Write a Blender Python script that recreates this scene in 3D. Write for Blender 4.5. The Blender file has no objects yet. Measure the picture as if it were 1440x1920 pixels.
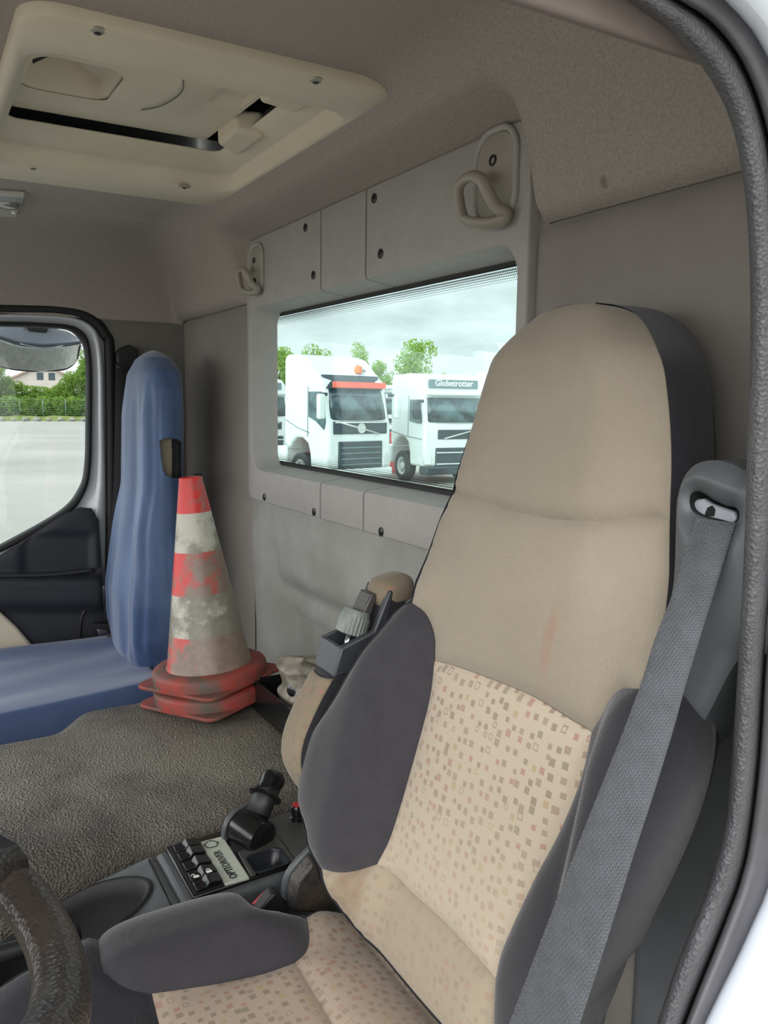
import bpy, bmesh, math, random
import numpy as np
from mathutils import Vector, Matrix
from mathutils.geometry import delaunay_2d_cdt
random.seed(7)
S = bpy.context.scene
COL = S.collection

# ---------------------------------------------------------------- camera
FPX = 1541.5
YAW, PITCH, ROLL = 0.52599, 0.13228, 0.012899
CAM = np.array([0.0, 0.0, 2.35])
_f = np.array([math.cos(YAW)*math.cos(PITCH), -math.sin(YAW)*math.cos(PITCH), -math.sin(PITCH)])
_r = np.array([-math.sin(YAW), -math.cos(YAW), 0.0]); _u = np.cross(_r, _f)
RV = math.cos(ROLL)*_r + math.sin(ROLL)*_u
UV = -math.sin(ROLL)*_r + math.cos(ROLL)*_u
cd = bpy.data.cameras.new('camera'); cam = bpy.data.objects.new('camera', cd); COL.objects.link(cam)
cam.matrix_world = Matrix(((RV[0], UV[0], -_f[0], 0), (RV[1], UV[1], -_f[1], 0), (RV[2], UV[2], -_f[2], 2.35), (0, 0, 0, 1)))
cd.sensor_fit = 'VERTICAL'; cd.sensor_height = 36; cd.lens = 36*FPX/1920
cd.clip_start = 0.01; cd.clip_end = 3000
S.camera = cam

# ---------------------------------------------------------------- light and exposure
vs = S.view_settings
vs.view_transform = 'Standard'; vs.look = 'None'; vs.gamma = 1; vs.use_curve_mapping = False
vs.exposure = 0.92
W = bpy.data.worlds.new('sky'); S.world = W; W.use_nodes = True
nt = W.node_tree; nt.nodes.clear()
def N(t, typ, **kw):
    n = t.nodes.new(typ)
    for k, v in kw.items(): setattr(n, k, v)
    return n
out = N(nt, 'ShaderNodeOutputWorld'); bg = N(nt, 'ShaderNodeBackground')
tc = N(nt, 'ShaderNodeTexCoord'); mp = N(nt, 'ShaderNodeMapping'); mp.inputs['Scale'].default_value = (1, 1, 3.2)
no = N(nt, 'ShaderNodeTexNoise'); no.inputs['Scale'].default_value = 3.1; no.inputs['Detail'].default_value = 7; no.inputs['Roughness'].default_value = .55
cr = N(nt, 'ShaderNodeValToRGB')
cr.color_ramp.elements[0].position = .38; cr.color_ramp.elements[0].color = (.46, .475, .48, 1)
cr.color_ramp.elements[1].position = .62; cr.color_ramp.elements[1].color = (.86, .87, .87, 1)
# the overcast is thicker behind the cab and thin round the veiled sun ahead of it
vd = N(nt, 'ShaderNodeVectorMath', operation='DOT_PRODUCT'); gd_ = Vector((.02, .88, .42)).normalized(); vd.inputs[1].default_value = gd_
mr_ = N(nt, 'ShaderNodeMapRange'); mr_.inputs[1].default_value = -.35; mr_.inputs[2].default_value = 1; mr_.inputs[3].default_value = .95; mr_.inputs[4].default_value = 3.1; mr_.interpolation_type = 'SMOOTHSTEP'
nt.links.new(tc.outputs['Generated'], vd.inputs[0]); nt.links.new(vd.outputs['Value'], mr_.inputs[0]); nt.links.new(mr_.outputs[0], bg.inputs[1])
nt.links.new(tc.outputs['Generated'], mp.inputs[0]); nt.links.new(mp.outputs[0], no.inputs[0])
nt.links.new(no.outputs[0], cr.inputs[0]); nt.links.new(cr.outputs[0], bg.inputs[0]); nt.links.new(bg.outputs[0], out.inputs[0])
sd = bpy.data.lights.new('sun', 'SUN'); sun = bpy.data.objects.new('sun', sd); COL.objects.link(sun)
sd.energy = 0.5; sd.angle = math.radians(50); sd.color = (1.0, .97, .93)
sun.rotation_euler = Vector((.85, -.55, -.62)).to_track_quat('-Z', 'Y').to_euler()

# ---------------------------------------------------------------- measuring helpers
def ray(px, py): return RV*(px-720)/FPX - UV*(py-960)/FPX + _f
def P(px, py, ax, val):
    d = ray(px, py); return CAM + d*(val-CAM[ax])/d[ax]
def V2(p):
    d = np.array(p)-CAM; k = d@_f
    return 720+FPX*(d@RV)/k, 960-FPX*(d@UV)/k
def hit(px, py, ax, fn, v0):
    v = v0
    for _ in range(40):
        p = P(px, py, ax, v)
        q = [p[i] for i in range(3) if i != ax]
        v = v*.5 + min(3, max(-3, fn(*q)))*.5
    return P(px, py, ax, v)
def lerp(t, pts):
    if t <= pts[0][0]: return pts[0][1]
    for (a, b), (c, d) in zip(pts, pts[1:]):
        if t <= c:
            k = (t-a)/(c-a); return b+(d-b)*k
    return pts[-1][1]
def sm(e0, e1, x):
    t = min(1, max(0, (x-e0)/(e1-e0))); return t*t*(3-2*t)

# ---------------------------------------------------------------- object helpers
PW = {}
def tag(o, label=None, cat=None, group=None, kind=None):
    if label: o['label'] = label
    if cat: o['category'] = cat
    if group: o['group'] = group
    if kind: o['kind'] = kind
    return o
def thing(name, label, cat, loc=(0, 0, 0), rot=None, group=None, local=False):
    o = bpy.data.objects.new(name, None); COL.objects.link(o); o.empty_display_size = .05
    o.location = loc
    if rot is not None: o.rotation_euler = rot
    PW[o.name] = Vector((0, 0, 0)) if local else Vector(loc)
    return tag(o, label, cat, group)
def mk(name, vs_, fs, m, parent=None, smooth=True, label=None):
    vs_ = [Vector(v) for v in vs_]
    c = sum(vs_, Vector())/max(1, len(vs_))
    me = bpy.data.meshes.new(name); me.from_pydata([v-c for v in vs_], [], fs); me.update()
    o = bpy.data.objects.new(name, me); COL.objects.link(o)
    if isinstance(m, (list, tuple)):
        for k in m: me.materials.append(k)
    else: me.materials.append(m)
    if parent: o.parent = parent; o.location = c-PW[parent.name]
    else: o.location = c
    PW[o.name] = c.copy()
    if smooth:
        for p in me.polygons: p.use_smooth = True
    if label: o['label'] = label
    return o
def fixn(o):
    bm = bmesh.new(); bm.from_mesh(o.data); bmesh.ops.recalc_face_normals(bm, faces=bm.faces); bm.to_mesh(o.data); bm.free(); return o
def sharp(o, deg=35):
    bm = bmesh.new(); bm.from_mesh(o.data)
    for e in bm.edges:
        if len(e.link_faces) == 2 and e.calc_face_angle(0) > math.radians(deg): e.smooth = False
    bm.to_mesh(o.data); bm.free(); return o
def bev(o, w, seg=2, ang=35):
    b = o.modifiers.new('bevel', 'BEVEL'); b.width = w; b.segments = seg; b.limit_method = 'ANGLE'; b.angle_limit = math.radians(ang)
    b.harden_normals = False
    return o
def solid(o, t, off=-1):
    b = o.modifiers.new('solid', 'SOLIDIFY'); b.thickness = t; b.offset = off; return o
BOXF = [(0, 1, 3, 2), (4, 6, 7, 5), (0, 4, 5, 1), (2, 3, 7, 6), (0, 2, 6, 4), (1, 5, 7, 3)]
def box(name, a, b, m, parent=None, bw=.004, seg=2):
    vs_ = [(x, y, z) for x in (a[0], b[0]) for y in (a[1], b[1]) for z in (a[2], b[2])]
    o = mk(name, vs_, BOXF, m, parent, smooth=True); fixn(o); sharp(o)
    if bw: bev(o, bw, seg)
    return o
def hexa(name, pts8, m, parent=None, bw=.004, seg=2):
    """8 points ordered like box()"""
    o = mk(name, pts8, BOXF, m, parent, smooth=True); fixn(o); sharp(o)
    if bw: bev(o, bw, seg)
    return o
def prism(name, poly3, depthvec, m, parent=None, bw=.003, seg=2, smooth=True):
    n = len(poly3); d = Vector(depthvec)
    vs_ = [Vector(p) for p in poly3]+[Vector(p)+d for p in poly3]
    fs = [tuple(range(n)), tuple(range(2*n-1, n-1, -1))]+[(i, i+n, (i+1) % n+n, (i+1) % n) for i in range(n)]
    o = mk(name, vs_, fs, m, parent, smooth); fixn(o); sharp(o, 40)
    if bw: bev(o, bw, seg, 40)
    return o
def spline(pts, step, closed=False):
    pts = [Vector(p) for p in pts]; n = len(pts); out = []
    rng = n if closed else n-1
    for i in range(rng):
        p1, p2 = pts[i], pts[(i+1) % n]
        p0 = pts[i-1] if (closed or i > 0) else p1*2-p2
        p3 = pts[(i+2) % n] if (closed or i+2 < n) else p2*2-p1
        k = max(1, int(round((p2-p1).length/step)))
        for j in range(k):
            t = j/k
            out.append(.5*((2*p1)+(-p0+p2)*t+(2*p0-5*p1+4*p2-p3)*t*t+(-p0+3*p1-3*p2+p3)*t**3))
    if not closed: out.append(pts[-1])
    return out
def tube(name, path, r, m, parent=None, seg=12, closed=False, caps=True, sx=1.0, up=None):
    path = [Vector(p) for p in path]; n = len(path); vs_ = []; fs = []
    rs = r if isinstance(r, (list, tuple)) else [r]*n
    prev = None
    for i, p in enumerate(path):
        if closed: t = path[(i+1) % n]-path[i-1]
        else: t = path[min(n-1, i+1)]-path[max(0, i-1)]
        t.normalize()
        if prev is None:
            a = Vector(up) if up else (Vector((0, 0, 1)) if abs(t.z) < .9 else Vector((1, 0, 0)))
        else: a = prev
        a = (a-t*a.dot(t)).normalized(); prev = a; b = t.cross(a)
        for k in range(seg):
            th = 2*math.pi*k/seg
            vs_.append(p+a*math.cos(th)*rs[i]+b*math.sin(th)*rs[i]*sx)
    for i in range(n if closed else n-1):
        for k in range(seg):
            j = (i+1) % n
            fs.append((i*seg+k, i*seg+(k+1) % seg, j*seg+(k+1) % seg, j*seg+k))
    if caps and not closed:
        fs.append(tuple(range(seg-1, -1, -1))); fs.append(tuple((n-1)*seg+k for k in range(seg)))
    return fixn(mk(name, vs_, fs, m, parent))
def lathe(name, prof, m, parent=None, seg=48, org=(0, 0, 0), axis=(0, 0, 1), sharpdeg=40):
    """prof (r,z)"""
    q = Vector((0, 0, 1)).rotation_difference(Vector(axis).normalized()); org = Vector(org)
    vs_ = []; fs = []
    for r, z in prof:
        for k in range(seg):
            th = 2*math.pi*k/seg
            vs_.append(org+q @ Vector((r*math.cos(th), r*math.sin(th), z)))
    for i in range(len(prof)-1):
        for k in range(seg):
            fs.append((i*seg+k, i*seg+(k+1) % seg, (i+1)*seg+(k+1) % seg, (i+1)*seg+k))
    fs.append(tuple(range(seg-1, -1, -1))); fs.append(tuple((len(prof)-1)*seg+k for k in range(seg)))
    o = mk(name, vs_, fs, m, parent); fixn(o)
    return sharp(o, sharpdeg)
def inside(poly, pts):
    x, y = pts[:, 0], pts[:, 1]; r = np.zeros(len(pts), bool); n = len(poly)
    for i in range(n):
        x1, y1 = poly[i]; x2, y2 = poly[(i+1) % n]
        c = ((y1 > y) != (y2 > y)) & (x < (x2-x1)*(y-y1)/((y2-y1) or 1e-12)+x1); r ^= c
    return r
def pdist(poly, pts):
    A = np.array(poly); B = np.roll(A, -1, axis=0); d = np.full(len(pts), 1e9)
    for a, b in zip(A, B):
        ab = b-a; L = ab@ab+1e-15; t = np.clip(((pts-a)@ab)/L, 0, 1)
        d = np.minimum(d, np.hypot(*(pts-a-t[:, None]*ab).T))
    return d
def patch(name, poly, F, m, parent, cell=.008, puff=.006, k=.012, flip=False, rim=0, holes=()):
    """poly: closed 2D outline; F(a,b)->3D point; quilted out along the normal away from its seams"""
    poly = [tuple(p[:2]) for p in poly]
    cl = []
    for p in poly:
        if not cl or math.hypot(p[0]-cl[-1][0], p[1]-cl[-1][1]) > cell*.15: cl.append(p)
    if math.hypot(cl[0][0]-cl[-1][0], cl[0][1]-cl[-1][1]) < cell*.15: cl.pop()
    poly = cl; A = np.array(poly)
    x0, y0 = A.min(0); x1, y1 = A.max(0)
    g = np.array([(x, y) for j, y in enumerate(np.arange(y0, y1, cell*.87)) for x in np.arange(x0+(j % 2)*cell/2, x1, cell)])
    g = g[inside(poly, g)]; dd = pdist(poly, g); g = g[dd > cell*.45]
    n = len(poly); ed = [(i, (i+1) % n) for i in range(n)]; base = list(map(tuple, poly))
    for h in holes:
        g = g[~inside(h, g)]; g = g[pdist(h, g) > cell*.45]
        s = len(base); base += [tuple(p[:2]) for p in h]; ed += [(s+i, s+(i+1) % len(h)) for i in range(len(h))]
    pts = [Vector(p) for p in base]+[Vector(p) for p in g]
    r = delaunay_2d_cdt(pts, ed, [], 1 if not holes else 0, 1e-7)
    vv, ff = r[0], r[2]
    P2 = np.array([tuple(v) for v in vv]); d = pdist(poly, P2)
    for h in holes: d = np.minimum(d, pdist(h, P2))
    vs_ = []
    e = 1e-4
    for (a, b), di in zip(P2, d):
        p = Vector(F(a, b)); pa = Vector(F(a+e, b))-p; pb = Vector(F(a, b+e))-p
        nn = pa.cross(pb).normalized()
        if flip: nn = -nn
        vs_.append(p+nn*puff*(1-math.exp(-di/k))-nn*rim*math.exp(-di/(k*.3)))
    fs = [tuple(f) if not flip else tuple(reversed(f)) for f in ff]
    if holes:
        cen = np.array([P2[list(f)].mean(0) for f in ff]); keep = inside(poly, cen)
        for h in holes: keep &= ~inside(h, cen)
        fs = [f for f, kk in zip(fs, keep) if kk]
    return mk(name, vs_, fs, m, parent)
def rrect(x0, z0, x1, z1, r, n=8):
    out = []
    for cx, cz, a0 in ((x1-r, z1-r, 0), (x0+r, z1-r, 90), (x0+r, z0+r, 180), (x1-r, z0+r, 270)):
        for i in range(n+1):
            a = math.radians(a0+90*i/n); out.append((cx+r*math.cos(a), cz+r*math.sin(a)))
    return out
def grid(name, nu, nv, F, m, parent=None, flip=False):
    vs_ = [F(i/nu, j/nv) for j in range(nv+1) for i in range(nu+1)]
    fs = []
    for j in range(nv):
        for i in range(nu):
            a = j*(nu+1)+i; q = (a, a+1, a+nu+2, a+nu+1); fs.append(q[::-1] if flip else q)
    return mk(name, vs_, fs, m, parent)
def text(name, s, m, parent, org, xdir, ydir, size, ext=.0006, bold=0, sx=1.0, align='LEFT'):
    cu = bpy.data.curves.new('t', 'FONT'); cu.body = s; cu.size = size; cu.extrude = ext; cu.offset = bold; cu.align_x = align; cu.resolution_u = 3
    t = bpy.data.objects.new('t', cu); COL.objects.link(t)
    dg = bpy.context.evaluated_depsgraph_get(); me = bpy.data.meshes.new_from_object(t.evaluated_get(dg))
    X = Vector(xdir).normalized(); Y = Vector(ydir).normalized(); Z = X.cross(Y); org = Vector(org)
    vs_ = [org+X*v.co.x*sx+Y*v.co.y+Z*v.co.z for v in me.vertices]; fs = [tuple(p.vertices) for p in me.polygons]
    bpy.data.objects.remove(t)
    return mk(name, vs_, fs, m, parent, smooth=False)

# ---------------------------------------------------------------- materials
def mat(name, col, rough=.6, metal=0, bump=None, var=None, spec=.5, col2=None, sheen=0, coat=0, coord='Object', vscale=(1, 1, 1)):
    """bump=(type,scale,strength,distance)  var=(scale,contrast) blends col to col2 over noise"""
    m = bpy.data.materials.new(name); m.use_nodes = True; t = m.node_tree; b = t.nodes['Principled BSDF']
    b.inputs['Base Color'].default_value = (*col, 1); b.inputs['Roughness'].default_value = rough; b.inputs['Metallic'].default_value = metal
    b.inputs['Specular IOR Level'].default_value = spec
    if coat: b.inputs['Coat Weight'].default_value = coat; b.inputs['Coat Roughness'].default_value = .1
    if sheen: b.inputs['Sheen Weight'].default_value = sheen; b.inputs['Sheen Roughness'].default_value = .4
    if bump or var:
        tc = N(t, 'ShaderNodeTexCoord'); mp = N(t, 'ShaderNodeMapping'); mp.inputs['Scale'].default_value = vscale
        t.links.new(tc.outputs[coord], mp.inputs[0])
    if var:
        n = N(t, 'ShaderNodeTexNoise'); n.inputs['Scale'].default_value = var[0]; n.inputs['Detail'].default_value = 6; n.inputs['Roughness'].default_value = .6
        r = N(t, 'ShaderNodeMapRange'); r.inputs[1].default_value = .5-var[1]; r.inputs[2].default_value = .5+var[1]
        mx = N(t, 'ShaderNodeMix', data_type='RGBA'); mx.inputs[6].default_value = (*col, 1); mx.inputs[7].default_value = (*(col2 or [c*.8 for c in col]), 1)
        t.links.new(mp.outputs[0], n.inputs[0]); t.links.new(n.outputs[0], r.inputs[0]); t.links.new(r.outputs[0], mx.inputs[0]); t.links.new(mx.outputs[2], b.inputs['Base Color'])
    if bump:
        typ, sc, st, di = bump
        if typ == 'noise': x = N(t, 'ShaderNodeTexNoise'); x.inputs['Detail'].default_value = 3; o = 0
        elif typ == 'weave':
            x = N(t, 'ShaderNodeTexMagic'); x.turbulence_depth = 1; o = 1
        elif typ == 'wave': x = N(t, 'ShaderNodeTexWave', bands_direction='Z'); o = 0
        else: x = N(t, 'ShaderNodeTexVoronoi', feature='F1'); x.inputs['Randomness'].default_value = 1; o = 0
        x.inputs['Scale'].default_value = sc
        bp = N(t, 'ShaderNodeBump'); bp.inputs['Strength'].default_value = st; bp.inputs['Distance'].default_value = di
        t.links.new(mp.outputs[0], x.inputs[0]); t.links.new(x.outputs[o], bp.inputs['Height']); t.links.new(bp.outputs[0], b.inputs['Normal'])
        m['bumpnode'] = bp.name
    return m
def c8(r, g, b):
    f = lambda v: ((v/255+.055)/1.055)**2.4 if v/255 > .04045 else v/255/12.92
    return (f(r), f(g), f(b))
def glass(name, tint, ior=1.45):
    m = bpy.data.materials.new(name); m.use_nodes = True; t = m.node_tree; t.nodes.clear()
    o = N(t, 'ShaderNodeOutputMaterial'); mx = N(t, 'ShaderNodeMixShader'); tr = N(t, 'ShaderNodeBsdfTransparent'); gl = N(t, 'ShaderNodeBsdfGlossy'); fr = N(t, 'ShaderNodeLayerWeight'); pw = N(t, 'ShaderNodeMath', operation='POWER'); ad = N(t, 'ShaderNodeMath', operation='MULTIPLY_ADD')
    pw.inputs[1].default_value = 5; ad.inputs[1].default_value = .9; ad.inputs[2].default_value = .045
    tr.inputs[0].default_value = (*tint, 1); gl.inputs['Roughness'].default_value = .02
    t.links.new(fr.outputs['Facing'], pw.inputs[0]); t.links.new(pw.outputs[0], ad.inputs[0]); t.links.new(ad.outputs[0], mx.inputs[0]); t.links.new(tr.outputs[0], mx.inputs[1]); t.links.new(gl.outputs[0], mx.inputs[2]); t.links.new(mx.outputs[0], o.inputs[0])
    return m
MT = {}
MT['liner'] = mat('headliner_fabric', c8(176, 167, 159), .95, bump=('noise', 420, .55, .0012), var=(260, .22), col2=c8(150, 142, 134), spec=.1)
MT['wallfab'] = mat('wall_fabric', c8(148, 142, 136), .95, bump=('noise', 500, .4, .001), var=(7, .3), col2=c8(135, 129, 123), spec=.1)
MT['lowfab'] = mat('lower_wall_fabric', c8(164, 165, 160), .95, bump=('noise', 500, .4, .001), var=(5, .2), col2=c8(142, 140, 133), spec=.1)
MT['pillar'] = mat('pillar_trim_plastic', c8(128, 126, 119), .7, bump=('noise', 300, .2, .0005), var=(5, .3), col2=c8(112, 110, 103))
MT['panel'] = mat('grey_trim_plastic', c8(172, 168, 164), .6, bump=('noise', 500, .15, .0005), var=(30, .2), col2=c8(164, 160, 156), spec=.3)
MT['beigepl'] = mat('beige_trim_plastic', c8(216, 205, 184), .6, bump=('noise', 350, .12, .0004), var=(6, .2), col2=c8(208, 197, 176), spec=.3)
MT['greenpl'] = mat('olive_grey_plastic', c8(164, 158, 146), .45, var=(9, .2), col2=c8(148, 142, 130))
MT['black'] = mat('black_plastic', c8(34, 34, 36), .5, bump=('noise', 600, .15, .0004), var=(20, .2), col2=c8(28, 28, 30))
MT['gloss'] = mat('gloss_black_plastic', c8(16, 16, 17), .22, var=(8, .2), col2=c8(28, 28, 28))
MT['rubber'] = mat('black_rubber', c8(22, 22, 22), .6, bump=('noise', 300, .1, .0004))
MT['void'] = mat('dark_gap', c8(14, 15, 17), .9, bump=('noise', 100, .1, .001))  # near-black that puts the shade of gaps, slots and recesses into the colour
MT['navy'] = mat('dark_door_plastic', c8(46, 48, 54), .55, bump=('noise', 400, .2, .0005), var=(10, .2), col2=c8(40, 42, 48))
MT['vinyl'] = mat('grained_vinyl', c8(80, 74, 68), .5, bump=('vor', 250, 1.0, .0032), var=(4.2, .13), col2=c8(128, 123, 112), spec=.35)
MT['console'] = mat('console_plastic', c8(84, 87, 90), .42, bump=('noise', 500, .15, .0004), var=(30, .2), col2=c8(70, 72, 74))
MT['consdark'] = mat('console_panel_plastic', c8(62, 61, 60), .4, bump=('noise', 500, .1, .0004), var=(8, .2), col2=c8(80, 76, 72))
MT['label'] = mat('pale_green_label', c8(186, 190, 176), .5, var=(30, .2), col2=c8(172, 178, 164))
MT['ink'] = mat('label_print', c8(40, 42, 42), .6, bump=('noise', 100, .05, .0001))
MT['white'] = mat('white_print', c8(235, 235, 230), .6, bump=('noise', 100, .05, .0001))
MT['redpl'] = mat('red_plastic', c8(196, 52, 56), .4, bump=('noise', 200, .1, .0003), spec=.4)
MT['metal'] = mat('bright_steel', c8(176, 178, 180), .3, 1, bump=('noise', 300, .1, .0003))
MT['screw'] = mat('dark_screw', c8(60, 60, 60), .35, .8, bump=('noise', 300, .1, .0003))
MT['knob'] = mat('grey_knob_plastic', c8(128, 134, 128), .4, var=(30, .2), col2=c8(112, 118, 112))
MT['armpl'] = mat('armrest_plastic', c8(62, 65, 70), .38, bump=('noise', 700, .35, .0005), var=(30, .2), col2=c8(56, 58, 62))
MT['paint'] = mat('white_body_paint', c8(206, 210, 214), .25, coat=.5, var=(4, .2), col2=c8(196, 200, 204))
MT['paintout'] = mat('bright_body_paint', c8(222, 228, 238), .3, coat=.3, var=(4, .2), col2=c8(214, 220, 230))
MT['seal'] = mat('grained_door_seal', c8(66, 65, 68), .45, bump=('vor', 330, .8, .0016), var=(40, .25), col2=c8(82, 81, 84), spec=.4)
MT['sealout'] = mat('smooth_seal_lip', c8(84, 82, 86), .4, var=(20, .25), col2=c8(66, 65, 68))
MT['strap'] = mat('seat_belt_webbing', c8(78, 81, 86), .6, bump=('weave', 330, .9, .0012), var=(60, .2), col2=c8(66, 68, 72), sheen=.2)
MT['strapdk'] = mat('dark_belt_webbing', c8(30, 31, 34), .75, bump=('weave', 300, .5, .001))
MT['tower'] = mat('belt_guide_plastic', c8(80, 84, 87), .42, bump=('noise', 600, .2, .0004), var=(30, .2), col2=c8(74, 78, 80))
MT['box'] = mat('black_metal_box', c8(20, 21, 22), .25, bump=('noise', 200, .1, .0003), var=(10, .2), col2=c8(30, 31, 32))
MT['dusty'] = mat('dusty_plastic', c8(170, 164, 150), .6, bump=('noise', 60, .5, .004), var=(25, .12), col2=c8(112, 106, 96))
MT['darkfab'] = mat('charcoal_seat_fabric', c8(60, 58, 62), .85, bump=('weave', 420, .5, .0008), var=(40, .25), col2=c8(53, 51, 55), sheen=.3, spec=.2)
MT['darkfab2'] = mat('black_ribbed_fabric', c8(48, 48, 53), .85, bump=('wave', 330, .6, .0008), var=(40, .25), col2=c8(42, 42, 47), sheen=.2, spec=.2)
MT['wheelm'] = mat('worn_wheel_leather', c8(38, 37, 37), .3, bump=('vor', 280, .6, .0012), var=(14, .12), col2=c8(60, 53, 48), spec=.5)
MT['beigefab'] = mat('beige_seat_fabric', c8(153, 142, 126), .9, bump=('weave', 380, .6, .0008), var=(7, .25), col2=c8(141, 131, 115), sheen=.3, spec=.15)
MT['ground'] = mat('yard_concrete', c8(180, 178, 170), .9, bump=('noise', 3, .1, .01), var=(.12, .16), col2=c8(160, 158, 151), spec=.1)
MT['rock'] = mat('pale_stone', c8(176, 172, 160), .9, bump=('noise', 8, .6, .05), var=(3, .2), col2=c8(120, 116, 106))
MT['grass'] = mat('grass_green', c8(150, 160, 92), .9, bump=('noise', 20, .6, .05), var=(1, .2), col2=c8(98, 118, 62))
MT['fence'] = mat('wire_fence', c8(120, 140, 132), .6, bump=('noise', 50, .1, .001))
MT['stucco'] = mat('house_render', c8(214, 204, 194), .9, bump=('noise', 20, .2, .01), var=(1, .2), col2=c8(200, 190, 178))
MT['roof'] = mat('house_roof', c8(196, 172, 156), .9, bump=('noise', 12, .4, .02), var=(1, .2), col2=c8(176, 150, 134))
MT['winglass'] = mat('dark_window_glass', c8(70, 84, 92), .15, bump=('noise', 5, .02, .001))
MT['truckw'] = mat('white_truck_paint', c8(232, 236, 234), .3, coat=.4, var=(2, .2), col2=c8(222, 228, 226))
MT['truckg'] = mat('truck_windscreen', c8(44, 60, 66), .1, var=(1.5, .1), col2=c8(92, 116, 120), spec=.8)
MT['truckd'] = mat('truck_dark_plastic', c8(64, 76, 82), .55, bump=('noise', 30, .2, .004), var=(3, .2), col2=c8(54, 64, 70))
MT['tyre'] = mat('tyre_rubber', c8(52, 54, 56), .8, bump=('noise', 30, .3, .004))
MT['rim'] = mat('pale_wheel_rim', c8(206, 208, 206), .5, bump=('noise', 20, .2, .003))
MT['orange'] = mat('orange_lamp_plastic', c8(250, 130, 70), .5, bump=('noise', 20, .1, .003))
MT['sign'] = mat('orange_visor_sign', c8(250, 120, 80), .5, var=(2, .2), col2=c8(250, 100, 90))
MT['signdk'] = mat('grey_roof_sign', c8(110, 130, 134), .5, bump=('noise', 20, .1, .003))
MT['redm'] = mat('red_chassis_paint', c8(190, 60, 60), .5, bump=('noise', 20, .2, .003))
MT['bark'] = mat('bark', c8(110, 96, 80), .9, bump=('noise', 20, .6, .02))
def leafmat(name, c1, c2):
    m = mat(name, c1, .7, var=(.9, .2), col2=c2, spec=.2); t = m.node_tree; b = t.nodes['Principled BSDF']
    b.inputs['Transmission Weight'].default_value = 0
    tl = N(t, 'ShaderNodeBsdfTranslucent'); mx = N(t, 'ShaderNodeMixShader'); mx.inputs[0].default_value = .45
    tl.inputs[0].default_value = (*c1, 1); o = t.nodes['Material Output']
    t.links.new(b.outputs[0], mx.inputs[1]); t.links.new(tl.outputs[0], mx.inputs[2]); t.links.new(mx.outputs[0], o.inputs[0]); return m
MT['leaf'] = leafmat('spring_leaves', c8(168, 196, 92), c8(120, 156, 70))
MT['leaf2'] = leafmat('hedge_leaves', c8(150, 180, 84), c8(84, 118, 50))
MT['gl_rear'] = glass('green_tinted_glass', (.78, .88, .87))
MT['gl_side'] = glass('side_glass', (.80, .84, .85))

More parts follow.
